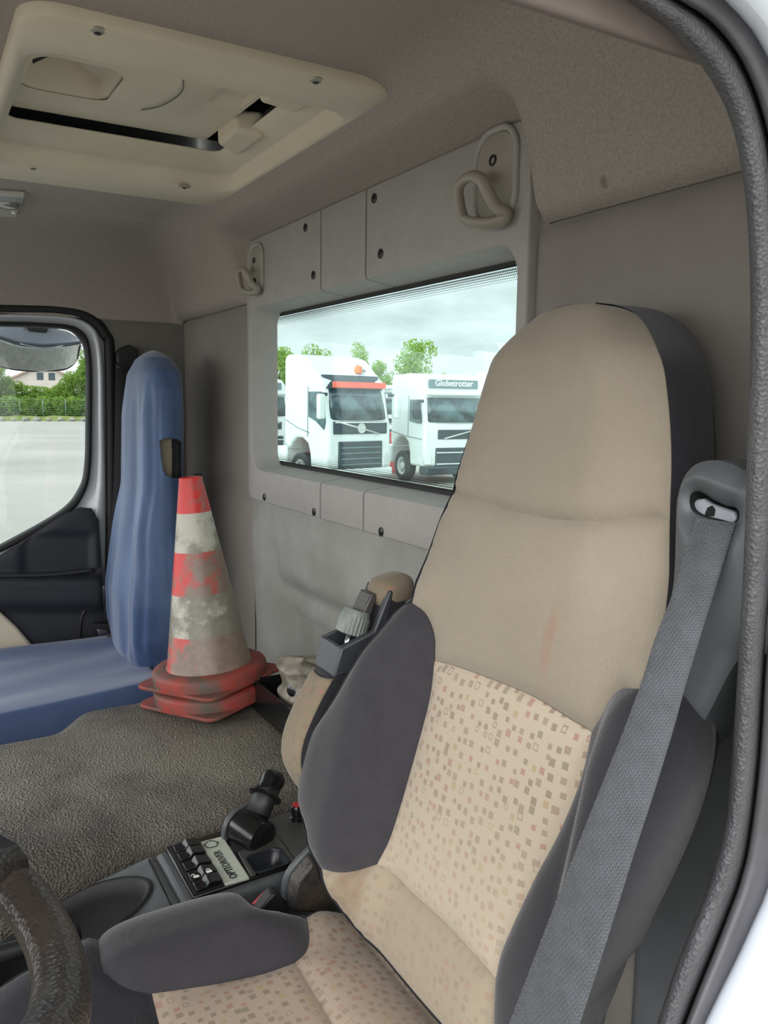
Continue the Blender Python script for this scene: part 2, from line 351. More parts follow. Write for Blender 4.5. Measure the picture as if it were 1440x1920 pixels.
def pattern_mat(name, base, fade, axes=(0, 2), base2=None, top=1.0):
    """beige upholstery woven with small scattered squares"""
    m = mat(name, base, .9, bump=('weave', 380, .5, .0008), sheen=.2, spec=.15); t = m.node_tree; b = t.nodes['Principled BSDF']; L = t.links.new
    tc = N(t, 'ShaderNodeTexCoord'); sp = N(t, 'ShaderNodeSeparateXYZ'); cb = N(t, 'ShaderNodeCombineXYZ')
    geo = N(t, 'ShaderNodeNewGeometry'); L(geo.outputs['Position'], sp.inputs[0])
    L(sp.outputs[axes[0]], cb.inputs[0]); L(sp.outputs[axes[1]], cb.inputs[1])
    v = N(t, 'ShaderNodeTexVoronoi', distance='CHEBYCHEV', voronoi_dimensions='2D'); v.inputs['Scale'].default_value = 72; v.inputs['Randomness'].default_value = .62
    L(cb.outputs[0], v.inputs['Vector'])
    def math_(op, a, bb, clamp=False):
        n = N(t, 'ShaderNodeMath', operation=op, use_clamp=clamp)
        for i, q in enumerate((a, bb)):
            if q is None: continue
            if isinstance(q, (int, float)): n.inputs[i].default_value = q
            else: L(q, n.inputs[i])
        return n.outputs[0]
    sc = N(t, 'ShaderNodeSeparateColor'); L(v.outputs['Color'], sc.inputs[0])
    size = math_('ADD', math_('MULTIPLY', sc.outputs[0], .10), .19)
    fill = math_('LESS_THAN', v.outputs['Distance'], size)
    inner = math_('LESS_THAN', v.outputs['Distance'], math_('SUBTRACT', size, .09))
    hollow = math_('GREATER_THAN', sc.outputs[1], .92)
    mask = math_('SUBTRACT', fill, math_('MULTIPLY', inner, hollow))
    st = N(t, 'ShaderNodeTexWave', bands_direction='X'); st.inputs['Scale'].default_value = 260; st.inputs['Distortion'].default_value = 1.5; L(cb.outputs[0], st.inputs['Vector'])
    mask = math_('MULTIPLY', mask, math_('ADD', math_('MULTIPLY', st.outputs[1], .6), .4))
    nz = N(t, 'ShaderNodeTexNoise'); nz.inputs['Scale'].default_value = 9; L(geo.outputs['Position'], nz.inputs[0])
    fd = N(t, 'ShaderNodeMapRange'); fd.inputs[1].default_value = .3; fd.inputs[2].default_value = .62; fd.inputs[3].default_value = fade; fd.inputs[4].default_value = top
    L(nz.outputs[0], fd.inputs[0]); mask = math_('MULTIPLY', mask, fd.outputs[0], True)
    if name == 'patterned_seat_fabric':
        wz = N(t, 'ShaderNodeMapRange'); wz.inputs[1].default_value = 1.78; wz.inputs[2].default_value = 1.95; wz.inputs[3].default_value = .35; L(sp.outputs[2], wz.inputs[0]); mask = math_('MULTIPLY', mask, wz.outputs[0], True)
    cr = N(t, 'ShaderNodeValToRGB'); cr.color_ramp.interpolation = 'CONSTANT'
    cols = [c8(124, 103, 88), c8(140, 120, 103), c8(154, 112, 98), c8(119, 112, 95), c8(162, 140, 102)]
    cr.color_ramp.elements[0].color = (*cols[0], 1); cr.color_ramp.elements[1].position = .22; cr.color_ramp.elements[1].color = (*cols[1], 1)
    for p, c in ((.5, cols[2]), (.72, cols[3]), (.93, cols[4])):
        e = cr.color_ramp.elements.new(p); e.color = (*c, 1)
    L(sc.outputs[2], cr.inputs[0])
    n2 = N(t, 'ShaderNodeTexNoise'); n2.inputs['Scale'].default_value = 5; L(geo.outputs['Position'], n2.inputs[0])
    mb = N(t, 'ShaderNodeMix', data_type='RGBA'); mb.inputs[6].default_value = (*base, 1); mb.inputs[7].default_value = (*(base2 or [c*.88 for c in base]), 1)
    L(n2.outputs[0], mb.inputs[0])
    mx = N(t, 'ShaderNodeMix', data_type='RGBA'); L(mask, mx.inputs[0]); L(mb.outputs[2], mx.inputs[6]); L(cr.outputs[0], mx.inputs[7]); L(mx.outputs[2], b.inputs['Base Color'])
    return m
MT['patA'] = pattern_mat('patterned_seat_fabric', c8(182, 168, 149), .75)
MT['patB'] = pattern_mat('worn_patterned_fabric', c8(158, 145, 126), .0, top=.5)
MT['patC'] = pattern_mat('patterned_cushion_fabric', c8(172, 155, 138), .6, (0, 1))
MT['patD'] = pattern_mat('dirty_patterned_fabric', c8(142, 130, 110), .6, (0, 2), c8(118, 107, 90))

def blue_mat():
    m = mat('faded_blue_cover', c8(84, 112, 158), .55, bump=('weave', 350, .3, .0006), spec=.35, sheen=.5); t = m.node_tree; b = t.nodes['Principled BSDF']; L = t.links.new
    g = N(t, 'ShaderNodeNewGeometry'); mp = N(t, 'ShaderNodeMapping'); mp.inputs['Scale'].default_value = (13, 13, 1.6); L(g.outputs['Position'], mp.inputs[0])
    n = N(t, 'ShaderNodeTexNoise'); n.inputs['Scale'].default_value = 1.0; n.inputs['Detail'].default_value = 3; L(mp.outputs[0], n.inputs[0])
    r = N(t, 'ShaderNodeMapRange'); r.inputs[1].default_value = .38; r.inputs[2].default_value = .68; L(n.outputs[0], r.inputs[0])
    mx = N(t, 'ShaderNodeMix', data_type='RGBA'); mx.inputs[6].default_value = (*c8(62, 82, 120), 1); mx.inputs[7].default_value = (*c8(98, 120, 156), 1)  # vertical streaks: wear on the ridges plus fold highlights and shade in the colour
    L(r.outputs[0], mx.inputs[0]); L(mx.outputs[2], b.inputs['Base Color']); return m
MT['blue'] = blue_mat(); MT['blue2'] = mat('blue_cushion_cover', c8(74, 94, 134), .6, bump=('weave', 350, .3, .0006), var=(6, .3), col2=c8(62, 80, 118), sheen=.4)

def stain(m, cx, cz, w, h, col, axes=(0, 2), amt=.6):
    """an elliptical stain at a place on the fabric, in world coordinates"""
    t = m.node_tree; b = t.nodes['Principled BSDF']; L = t.links.new; src = b.inputs['Base Color'].links[0].from_socket
    g = N(t, 'ShaderNodeNewGeometry'); s = N(t, 'ShaderNodeSeparateXYZ'); L(g.outputs['Position'], s.inputs[0])
    def mth(op, a, bb):
        n = N(t, 'ShaderNodeMath', operation=op, use_clamp=False)
        for i, q in enumerate((a, bb)):
            if isinstance(q, (int, float)): n.inputs[i].default_value = q
            else: L(q, n.inputs[i])
        return n.outputs[0]
    dx = mth('DIVIDE', mth('SUBTRACT', s.outputs[axes[0]], cx), w); dz = mth('DIVIDE', mth('SUBTRACT', s.outputs[axes[1]], cz), h)
    d = mth('ADD', mth('MULTIPLY', dx, dx), mth('MULTIPLY', dz, dz))
    r = N(t, 'ShaderNodeMapRange'); r.inputs[1].default_value = 0; r.inputs[2].default_value = 1; r.inputs[3].default_value = amt; r.inputs[4].default_value = 0; r.interpolation_type = 'SMOOTHSTEP'; L(d, r.inputs[0])
    nz = N(t, 'ShaderNodeTexNoise'); nz.inputs['Scale'].default_value = 60; L(g.outputs['Position'], nz.inputs[0])
    f = mth('MULTIPLY', r.outputs[0], mth('ADD', nz.outputs[0], .3))
    mx = N(t, 'ShaderNodeMix', data_type='RGBA'); L(f, mx.inputs[0]); L(src, mx.inputs[6]); mx.inputs[7].default_value = (*col, 1); L(mx.outputs[2], b.inputs['Base Color'])

def cone_mat(name, bands, dirtlow):
    m = bpy.data.materials.new(name); m.use_nodes = True; t = m.node_tree; b = t.nodes['Principled BSDF']; L = t.links.new
    tc = N(t, 'ShaderNodeTexCoord'); s = N(t, 'ShaderNodeSeparateXYZ'); L(tc.outputs['Object'], s.inputs[0])
    mr = N(t, 'ShaderNodeMapRange'); L(s.outputs[2], mr.inputs[0]); mr.inputs[1].default_value = bands[0]; mr.inputs[2].default_value = bands[1]
    cr = N(t, 'ShaderNodeValToRGB'); cr.color_ramp.interpolation = 'CONSTANT'; L(mr.outputs[0], cr.inputs[0])
    red = (*c8(214, 52, 48), 1); wh = (*c8(192, 188, 174), 1)
    cr.color_ramp.elements[0].color = red; cr.color_ramp.elements[1].position = bands[2][0]; cr.color_ramp.elements[1].color = wh
    for p, c in zip(bands[2][1:], (red, wh, red)):
        e = cr.color_ramp.elements.new(p); e.color = c
    n = N(t, 'ShaderNodeTexNoise'); n.inputs['Scale'].default_value = 16; n.inputs['Detail'].default_value = 9; n.inputs['Roughness'].default_value = .68; L(tc.outputs['Object'], n.inputs[0])
    a = N(t, 'ShaderNodeMath', operation='MULTIPLY_ADD'); L(mr.outputs[0], a.inputs[0]); a.inputs[1].default_value = -.33; a.inputs[2].default_value = dirtlow; 
    a2 = N(t, 'ShaderNodeMath', operation='ADD'); L(a.outputs[0], a2.inputs[0]); L(n.outputs[0], a2.inputs[1])
    sy = N(t, 'ShaderNodeMath', operation='MULTIPLY_ADD'); L(s.outputs[1], sy.inputs[0]); sy.inputs[1].default_value = -1.6; L(a2.outputs[0], sy.inputs[2])
    r = N(t, 'ShaderNodeMapRange'); r.inputs[1].default_value = .50; r.inputs[2].default_value = .66; r.inputs[4].default_value = .93; L(sy.outputs[0], r.inputs[0])
    mx = N(t, 'ShaderNodeMix', data_type='RGBA'); L(r.outputs[0], mx.inputs[0]); L(cr.outputs[0], mx.inputs[6])
    n3 = N(t, 'ShaderNodeTexNoise'); n3.inputs['Scale'].default_value = 60; L(tc.outputs['Object'], n3.inputs[0])
    md = N(t, 'ShaderNodeMix', data_type='RGBA'); md.inputs[6].default_value = (*c8(98, 94, 82), 1); md.inputs[7].default_value = (*c8(140, 134, 120), 1); L(n3.outputs[0], md.inputs[0])
    L(md.outputs[2], mx.inputs[7]); L(mx.outputs[2], b.inputs['Base Color']); b.inputs['Roughness'].default_value = .38
    return m
MT['cone'] = cone_mat('striped_cone_plastic', (-.278, .155, (.19, .40, .62, .82)), .30)
MT['conebase'] = mat('dirty_red_plastic', c8(152, 62, 54), .6, var=(13, .10), col2=c8(88, 78, 68), bump=('noise', 60, .3, .002))

# ================================================================ THE CAB SHELL
YW, XP, XD, ZC = -.82, 2.746, .41, 2.84      # rear wall, passenger wall, driver door plane, ceiling
def st(o): o['kind'] = 'structure'; return o
# ceiling with coved edges
HX0, HX1, HY0, HY1 = 1.20, 2.0, -.675, -.17
def ceilF(u, v):
    x = lerp(u, [(0, .47), (.04, .50), (.12, .60), (.85, 2.45), (.93, 2.66), (.97, 2.715), (1, XP-.005)])
    s = v
    if s < .30:
        k = s/.30; a = k*math.pi/2
        y = YW+.038+(1-math.cos(a))*.167-.030*math.exp(-(k/.035)); z = 2.608+math.sin(a)*(ZC-2.608)
    else: y = YW+.205+(s-.30)/.70*(1.35-YW-.205); z = ZC
    # recess round the grey window panels
    inr = sm(.940, .985, x)*(1-sm(2.10, 2.16, x))*(1-sm(2.755, 2.80, z))
    y -= .075*inr
    y = max(y, YW-.004)
    # side coves
    if x > 2.35:
        k = min(1, (x-2.35)/(XP-.005-2.35)); z2 = 2.60+(ZC+.02-2.60)*math.sqrt(max(0, 1-k**2.6)); q = .022
        z = -q*math.log(math.exp(-(z-2.7)/q)+math.exp(-(z2-2.7)/q))+2.7
        z = max(z, 2.598)
    if x < .60:
        k = (.60-x)/.13; z = min(z, 2.62+(ZC-2.62)*math.sqrt(max(0, 1-k**2.2)))
    return (x, y, z)
hz_hole = None
nu, nv = 150, 150
vs_ = [ceilF(i/nu, (j/nv)**1.35) for j in range(nv+1) for i in range(nu+1)]
fs = []
for j in range(nv):
    for i in range(nu):
        a = j*(nu+1)+i; q = (a, a+1, a+nu+2, a+nu+1)
        c = sum((Vector(vs_[k]) for k in q), Vector())/4
        if HX0 < c.x < HX1 and HY0 < c.y < HY1 and c.z > 2.8: continue
        fs.append(q)
st(mk('ceiling', vs_, fs, MT['liner']))
p = P(1136, 342, 1, -.79); stain(MT['liner'], p[0], p[2], .008, .010, c8(70, 62, 56), amt=.7)
# roof skin above, so that the cab is closed
st(box('trim_1', (.3, -.9, 2.97), (XP+.06, 1.4, 3.0), MT['paint'], None, 0)).name = 'trim_roof_skin'
# roof header over the driver door: underside strip
hp = [(.425, 2.592), (.44, 2.600), (.47, 2.615), (.474, 2.635), (.47, 2.67), (.43, 2.70), (.415, 2.62)]
o = prism('trim_2', [(x, -.80, z) for x, z in hp], (0, 2.1, 0), mat('door_header_fabric', c8(128, 116, 112), .95, bump=('noise', 420, .4, .001), var=(9, .3), col2=c8(112, 101, 97)), None, .004); st(o)
# rear wall, fabric, with pressed shapes below the window
WX0, WX1, WZ0, WZ1 = .985, 2.10, 2.15, 2.63
def rearF(a, b):
    y = YW
    if b < 2.04:
        y -= .035*sm(1.93, 1.86, b)*sm(2.00, 1.9, a)*sm(.9, 1.2, a)
        y -= .02*math.exp(-((a-1.985)/.03)**2-((b-1.93)/.06)**2)
        y += .012*math.exp(-((b-(1.845-.04*(2.0-a)))/.018)**2)*sm(2.0, 1.9, a)
    return (a, y, b)
o = patch('wall_rear', rrect(.36, 1.0, XP+.02, 2.66, .01, 2), rearF, MT['wallfab'], None, .03, 0, .01, holes=[rrect(WX0, WZ0, WX1, WZ1, .03, 5)]); st(o)
for p in o.data.polygons: p.use_smooth = True
# lower rear wall upholstery pad
pad = [(.96, 1.35), (2.10, 1.35), (2.12, 1.6), (2.10, 2.10), (.96, 2.10)]
o = patch('trim_3', spline([(p[0], p[1], 0) for p in [(.97, 1.35), (2.10, 1.35), (2.11, 1.7), (2.11, 2.10), (1.5, 2.105), (.97, 2.10)]], .03, True), lambda a, b: (a, rearF(a, b)[1]+.001, b), MT['lowfab'], None, .02, .008, .03, flip=True); st(o)
# driver-side rear corner upholstery (right of the window), slightly proud with a rolled edge
cpad = [(.965, 1.9), (.965, 2.59), (.955, 2.603), (.93, 2.606), (.40, 2.606), (.40, 1.3), (.965, 1.3)]
o = patch('trim_4', spline([(a, b, 0) for a, b in [(.966, 1.9), (.967, 2.3), (.966, 2.57), (.958, 2.596), (.935, 2.603)]], .01)+[Vector((.40, 2.605, 0)), Vector((.40, 1.3, 0)), Vector((.966, 1.3, 0))], lambda a, b: (a, YW+.004, b), MT['wallfab'], None, .02, .012, .008, flip=True); st(o)
o = box('trim_18', (.40, YW-.005, 1.0), (.70, YW+.028, 2.035), mat('grey_corner_carpet', c8(108, 110, 114), .95, bump=('noise', 500, .5, .001), var=(6, .3), col2=c8(92, 94, 96)), None, .02, 4); st(o)
# passenger side corner pad
o = patch('trim_5', [(2.118, 2.59), (2.118, 1.3), (XP, 1.3), (XP, 2.602), (2.14, 2.602)], lambda a, b: (a, YW+.003, b), MT['wallfab'], None, .02, .006, .008, flip=True); st(o)
# floor
st(box('floor', (.3, YW, 1.02), (XP, 1.4, 1.05), MT['rubber'], None, 0))
# front: lower bulkhead (dashboard lies beyond the frame), header and pillars
st(box('wall_front', (.36, 1.36, 1.0), (XP+.04, 1.42, 2.0), MT['navy'], None, .01))
st(box('trim_6', (.36, 1.34, 2.72), (XP+.04, 1.42, 2.97), MT['liner'], None, .02))

# passenger wall: B pillar trim and door frame
dp = [P(x, y, 0, XP) for x, y in [(-400, 590), (0, 612), (130, 618), (150, 630), (161, 655), (162, 700), (160, 860), (150, 915), (110, 962), (0, 1025), (-400, 1265)]]
hole = [(p[1], p[2]) for p in dp]
HOLE = [tuple(v[:2]) for v in spline([(a, b, 0) for a, b in hole], .02)]
def sideF(x): return lambda a, b: (x, a, b)
so = [P(x, y, 0, XP) for x, y in [(-500, 575), (0, 578), (120, 582), (170, 597), (198, 628), (207, 680), (209, 1000), (200, 1400)]]
SEAL = spline(so, .02)
SEAL = [Vector((p.x, p.y, p.z)) for p in SEAL]
# wall behind the seal (B pillar)
ol = [(YW, 1.3), (YW, 2.61)]+[(v.y, min(v.z, 2.60)) for v in reversed(SEAL)][:0]
sl = [(v.y, v.z) for v in SEAL]   # from front top to rear bottom
poly = [(YW-.01, 1.1), (YW-.01, 2.62), (sl[0][0], 2.625)]+sl+[(sl[-1][0], 1.1)]
o = patch('wall_passenger', poly, sideF(XP), MT['pillar'], None, .03, .003, .01); st(o)
# body outside the door so that no light leaks below
st(box('trim_7', (XP+.03, YW-.06, 1.0), (XP+.06, 1.4, 1.75), MT['paint'], None, 0))
st(box('trim_8', (XP+.02, YW-.06, 1.0), (XP+.05, -.53, 3.0), MT['paint'], None, 0))
st(box('trim_9', (XP+.02, YW-.06, 2.62), (XP+.05, 1.4, 3.0), MT['paint'], None, 0))
st(box('trim_10', (.3, -.94, 2.6), (XP+.05, -.90, 3.0), MT['paint'], None, 0))
st(box('trim_11', (.3, -.94, 1.0), (XP+.05, -.90, 2.15), MT['paint'], None, 0))
# seal
st(tube('trim_12', [v+Vector((.006, 0, 0)) for v in SEAL], .017, MT['rubber'], None, 14)).name = 'trim_door_seal_passenger'

# passenger door
pd = thing('passenger_door', 'far passenger door with window, grey frame and black inner panel', 'door', (XP, -.2, 1.8))
fo = [P(x, y, 0, XP+.004) for x, y in [(-450, 590), (0, 590), (120, 594), (160, 606), (184, 635), (193, 690), (196, 850), (198, 1150)]]
fr_out = [(v.y, v.z) for v in spline(fo, .02)]
poly = fr_out+[(HOLE[-1][0], HOLE[-1][1]-.35)]
hh = list(HOLE)
ring = fr_out+[(fr_out[-1][0], 1.85), ]+[(-.53, 1.85)]+[]
# door frame as a swept band between the outer line and the glass opening
no_, ni_ = 80, 80
def resample(pts, n):
    pts = [Vector(p) for p in pts]; d = [0]
    for a, b in zip(pts, pts[1:]): d.append(d[-1]+(b-a).length)
    out = []; j = 0
    for i in range(n):
        s = d[-1]*i/(n-1)
        while j < len(d)-2 and d[j+1] < s: j += 1
        k = (s-d[j])/max(1e-9, d[j+1]-d[j]); out.append(pts[j].lerp(pts[j+1], k))
    return out
hpx = [(-400, 598), (0, 601), (130, 607), (158, 620), (172, 650), (173, 700), (171, 865), (160, 925), (118, 975), (0, 1045), (-400, 1280)]
opx = [(-400, 588), (0, 588), (120, 591), (164, 604), (187, 635), (194, 690), (197, 865), (199, 930), (199, 990), (196, 1060), (190, 1180)]
A = [spline([tuple(P(x, y, 0, XP-.004)) for x, y in opx], .01)]
fa = resample(spline([tuple(P(x, y, 0, XP+.002)) for x, y in opx], .01), 120)
fb = resample(spline([tuple(P(x, y, 0, XP+.002)) for x, y in hpx], .01), 120)
def band(name, a, b, m, parent, prof):
    """prof: list of (t along a->b, x offset)"""
    vs_ = []; fs = []; n = len(a); k = len(prof)
    for p, q in zip(a, b):
        for t_, dx in prof: vs_.append(p.lerp(q, t_)+Vector((dx, 0, 0)))
    for i in range(n-1):
        for j in range(k-1): fs.append((i*k+j, i*k+j+1, (i+1)*k+j+1, (i+1)*k+j))
    return fixn(mk(name, vs_, fs, m, parent))
def matched(px_out, px_in, xo, n=140):
    a = [tuple(P(x, y, 0, xo)) for x, y in px_out]; b = [tuple(P(x, y, 0, xo)) for x, y in px_in]
    A_, B_ = [], []
    m_ = len(a)
    SA, SB = [], []
    for i in range(m_-1):
        pass
    k = 8
    def spl(pts):
        pts = [Vector(p) for p in pts]; out = []
        for i in range(len(pts)-1):
            p1, p2 = pts[i], pts[i+1]; p0 = pts[i-1] if i else p1; p3 = pts[i+2] if i+2 < len(pts) else p2
            for j in range(k):
                t = j/k
                out.append(.5*((2*p1)+(-p0+p2)*t+(2*p0-5*p1+4*p2-p3)*t*t+(-p0+3*p1-3*p2+p3)*t**3))
        out.append(pts[-1]); return out
    return spl(a), spl(b)
o1 = [(-400, 588), (0, 588), (90, 590), (135, 594), (168, 607), (186, 632), (194, 690), (196, 780), (198, 870), (199, 930), (199, 1000), (198, 1100)]
i1 = [(-400, 600), (0, 603), (90, 606), (130, 610), (152, 620), (166, 640), (172, 690), (172, 780), (170, 870), (158, 925), (118, 972), (-10, 1042)]
a, b = matched(o1, i1, XP+.002)
band('door_frame', a, b, MT['paint'], pd, [(0, .02), (.02, .0), (.25, -.006), (.45, -.004), (.5, .012), (.95, .016), (1, .03)])
i2 = [(-400, 608), (0, 612), (90, 615), (125, 618), (143, 628), (157, 648), (162, 690), (162, 780), (160, 870), (148, 918), (108, 962), (-10, 1028)]
a, b = matched(i1, i2, XP+.012)
sealo = band('window_seal', a, b, MT['rubber'], pd, [(0, .0), (.1, -.008), (.6, -.008), (.9, .0), (1, .02)])
a, b = matched([(x-3, y-4) for x, y in i1], [(x, y-1) for x, y in i1], XP+.004)
# glass
ga = [P(x, y, 0, XP+.03) for x, y in [(-450, 590), (175, 595), (180, 940), (60, 1025), (-450, 1300)]]
gl = mk('door_glass', [tuple(p) for p in ga]+[(p[0]+.004, p[1], p[2]) for p in ga], [(0, 1, 2, 3, 4), (9, 8, 7, 6, 5)]+[(i, i+5, (i+1) % 5+5, (i+1) % 5) for i in range(5)], MT['gl_side'], pd, False)
# inner door card
card = [P(x, y, 0, XP-.02) for x, y in [(-420, 1290), (0, 1040), (60, 1004), (118, 965), (150, 951), (172, 953), (185, 975), (190, 1060), (192, 1140), (190, 1400), (-420, 1500)]]
cardpoly = [(p[1], p[2]) for p in card]
def cardF(a, b):
    x = XP-.02
    # sculpted recess under the triangular corner and an arm ledge
    px, py = V2((x, a, b))
    d = sm(1075, 1085, py)
    x -= .035*d*(1-sm(1120, 1150, py))
    x -= .012*sm(1120, 1150, py)
    rec = sm(30, 50, px)*(1-sm(168, 178, px))*sm(990, 1010, py)*(1-d)
    x += .012*rec
    return (x, a, b)
o = patch('inner_panel', cardpoly, cardF, MT['navy'], pd, .012, .006, .01, flip=True)
tube('ledge_edge', spline([tuple(P(x, y, 0, XP-.05)) for x, y in [(-200, 1085), (0, 1080), (90, 1078), (150, 1072), (178, 1068)]], .03), .006, MT['navy'], pd, 8)
arm = [P(x, y, 0, XP-.06) for x, y in [(-200, 1090), (0, 1092), (12, 1095), (18, 1104), (10, 1118), (-10, 1130), (-200, 1160)]]
prism('pull_handle', [tuple(p) for p in arm], (.05, 0, 0), MT['navy'], pd, .006)
bg_ = [P(x, y, 0, XP-.065) for x, y in [(-300, 1100), (-60, 1120), (0, 1148), (30, 1175), (62, 1212), (70, 1245), (60, 1330), (-300, 1420)]]
prism('beige_insert', [tuple(p) for p in bg_], (.03, 0, 0), MT['beigepl'], pd, .008).__setitem__('label', 'beige lower corner of the door panel')
sp = [P(x, y, 0, XP-.04) for x, y in [(152, 1250), (150, 1180), (156, 1150), (170, 1130), (187, 1122)]]
tube('storage_edge', spline([tuple(p) for p in sp], .02), .005, MT['black'], pd, 8)

# kerb-view mirror outside the passenger window
mi = thing('kerb_mirror', 'wide curved mirror with dark housing hanging outside the passenger window', 'mirror', tuple(P(60, 650, 0, 3.02)))
def mirF(a, b):
    # a along, b from top to bottom
    top = lerp(a, [(-.2, 610), (0, 627), (.35, 648), (.6, 653), (.85, 650), (1, 645)])
    bot = lerp(a, [(-.2, 668), (0, 680), (.3, 692), (.6, 697), (.85, 691), (.94, 680), (1, 650)])
    px = -30+a*182; py = top+(bot-top)*b
    p = P(px, py, 0, 3.03+.02*b-.03*(a-.5)**2)
    return tuple(p)
o = grid('mirror_glass', 40, 14, lambda u, v: mirF(u, v), mat('mirror_face', c8(238, 234, 224), .3, .6, bump=('noise', 90, .25, .004), var=(60, .2), col2=c8(206, 202, 190)), mi); solid(o, .003)  # pale beige mottling puts the reflection of the concrete yard into the colour
def housF(u, v):
    a = u; t_ = v
    top = lerp(a, [(0, 612), (.3, 612), (.6, 616), (.85, 626), (1, 645)])
    bot = lerp(a, [(0, 627), (.35, 648), (.6, 653), (.85, 650), (1, 646)])
    px = -30+a*182; py = top+(bot-top)*v
    return tuple(P(px, py, 0, 3.03+.03*math.sin(v*math.pi)*0+.06*(1-v)))
o = grid('housing', 30, 8, housF, mat('mirror_housing', c8(96, 100, 108), .35, bump=('noise', 100, .1, .001)), mi); solid(o, .012)
prism('bracket', [tuple(P(x, y, 0, 3.06)) for x, y in [(45, 600), (95, 600), (88, 622), (72, 640), (60, 640), (55, 622)]], (.03, 0, 0), MT['black'], mi, .003)
tube('mirror_rim', spline([mirF(1.0-.01, .05)]+[mirF(a, 1.0) for a in (.95, .85, .7, .5, .3, .1, 0)], .01), .0035, MT['black'], mi, 8)
tube('highlight_lip', spline([tuple(P(x, y, 0, 3.0)) for x, y in [(38, 645), (60, 650), (80, 653), (100, 652), (118, 648)]], .01), .0022, MT['metal'], mi, 6)

# ---------------------------------------------------------------- rear window and its grey trim
GY = -.875
gx0, gx1 = P(966, 520, 1, GY)[0]-.05, P(512, 700, 1, GY)[0]+.0
gz1 = P(512, 590, 1, GY)[2]; gz0 = P(518, 867, 1, GY)[2]
wn = thing('window_1', None, None, (1.5, GY, 2.38)); wn['kind'] = 'structure'
glo = rrect(gx0, gz0, gx1, gz1, .03, 6)
n = len(glo)
mk('window_glass', [(x, GY, z) for x, z in glo]+[(x, GY-.004, z) for x, z in glo], [tuple(range(n)), tuple(range(2*n-1, n-1, -1))], MT['gl_rear'], wn, False)
# black rubber around
gin = rrect(gx0+.008, gz0+.008, gx1-.008, gz1-.010, .028, 6)
gou = rrect(gx0-.03, gz0-.03, gx1+.03, gz1+.03, .035, 6)
vs_ = []; fs = []
for (a, b), (c, d) in zip(gin, gou): vs_ += [(a, GY+.004, b), (a*.9+c*.1, GY+.008, b*.9+d*.1), (c, GY+.008, d)]
for i in range(n):
    j = (i+1) % n
    for k in range(2): fs.append((i*3+k, i*3+k+1, j*3+k+1, j*3+k))
fixn(mk('window_rubber', vs_, fs, MT['rubber'], wn))
# frit dots printed on the glass: top and bottom rows and a single row down the sides
vs_ = []; fs = []
def dot(x, z, r):
    s = len(vs_)
    for k in range(6): vs_.append((x+r*math.cos(k*math.pi/3), GY+.0012, z+r*math.sin(k*math.pi/3)))
    fs.append(tuple(range(s, s+6)))
for row in range(5):
    zt = gz1-.013-row*.0042; zb = gz0+.011+row*.0042; r = .0021-.0003*row
    x = gx0+.012+(row % 2)*.00225
    while x < gx1-.012:
        dot(x, zt, r); dot(x, zb, r); x += .0045
for row in range(1):
    z = gz0+.02
    while z < gz1-.02: dot(gx1-.0105, z, .0019); z += .0045
o = mk('frit_dots', vs_, fs, MT['rubber'], wn, False); o['kind'] = 'stuff'

# trim ring stations
OX0, OX1, OZ0, OZ1 = .969, 2.118, 2.087, 2.762
IX0, IX1 = 1.0, 2.08
IZ1 = P(760, 520, 1, -.80)[2]; IZ1 = 2.586; IZ0 = P(700, 921, 1, -.80)[2]
ri = .045; ro = .028
def ring_stations():
    sts = []
    def corner(cx, cz, a0, ox, oz, sx, sz):
        # inner corner arc from angle a0 to a0+90, outer goes straight-corner-straight
        m_ = 10
        ps = (cx+ri*math.cos(a0), cz+ri*math.sin(a0)); pe = (cx+ri*math.cos(a0+math.pi/2), cz+ri*math.sin(a0+math.pi/2))
        if abs(math.cos(a0)) > .5: o0 = (ox, ps[1]); o2 = (pe[0], oz)
        else: o0 = (ps[0], oz); o2 = (ox, pe[1])
        ccx, ccz = ox-sx*ro, oz-sz*ro
        pts = [Vector((*o0, 0))]
        arc = [Vector((ccx+ro*math.cos(a0+math.pi/2*k/6), ccz+ro*math.sin(a0+math.pi/2*k/6), 0)) for k in range(7)]
        pts += arc+[Vector((*o2, 0))]
        rs = resample(pts, m_+1)
        for k in range(m_+1):
            a = a0+math.pi/2*k/m_
            sts.append(((cx+ri*math.cos(a), cz+ri*math.sin(a)), (rs[k].x, rs[k].y)))
    return sts, corner
S1, S2 = 1.665, 1.462
def build_ring(piece):
    sts, corner = ring_stations()
    if piece == 'left':      # from top seam going to +x side and down to the bottom seam
        sts.append(((S1+.0032, IZ1), (S1+.0032, OZ1)))
        # clockwise: angle decreasing; build by reversing a counterclockwise run
        tmp = []
        s2, c2 = ring_stations()
        s2.append(((S1+.0032, IZ0), (S1+.0032, OZ0)))
        c2(IX1-ri, IZ0+ri, -math.pi/2, OX1, OZ0, 1, -1)
        c2(IX1-ri, IZ1-ri, 0, OX1, OZ1, 1, 1)
        s2.append(((S1+.0032, IZ1), (S1+.0032, OZ1)))
        return s2
    if piece == 'right':
        s2, c2 = ring_stations()
        s2.append(((S2-.0032, IZ1), (S2-.0032, OZ1)))
        c2(IX0+ri, IZ1-ri, math.pi/2, OX0, OZ1, -1, 1)
        c2(IX0+ri, IZ0+ri, math.pi, OX0, OZ0, -1, -1)
        s2.append(((S2-.0032, IZ0), (S2-.0032, OZ0)))
        return s2
    if piece == 'top': return [((S1-.0032, IZ1), (S1-.0032, OZ1)), ((S2+.0032, IZ1), (S2+.0032, OZ1))]
    return [((S2+.0032, IZ0), (S2+.0032, OZ0)), ((S1-.0032, IZ0), (S1-.0032, OZ0))]
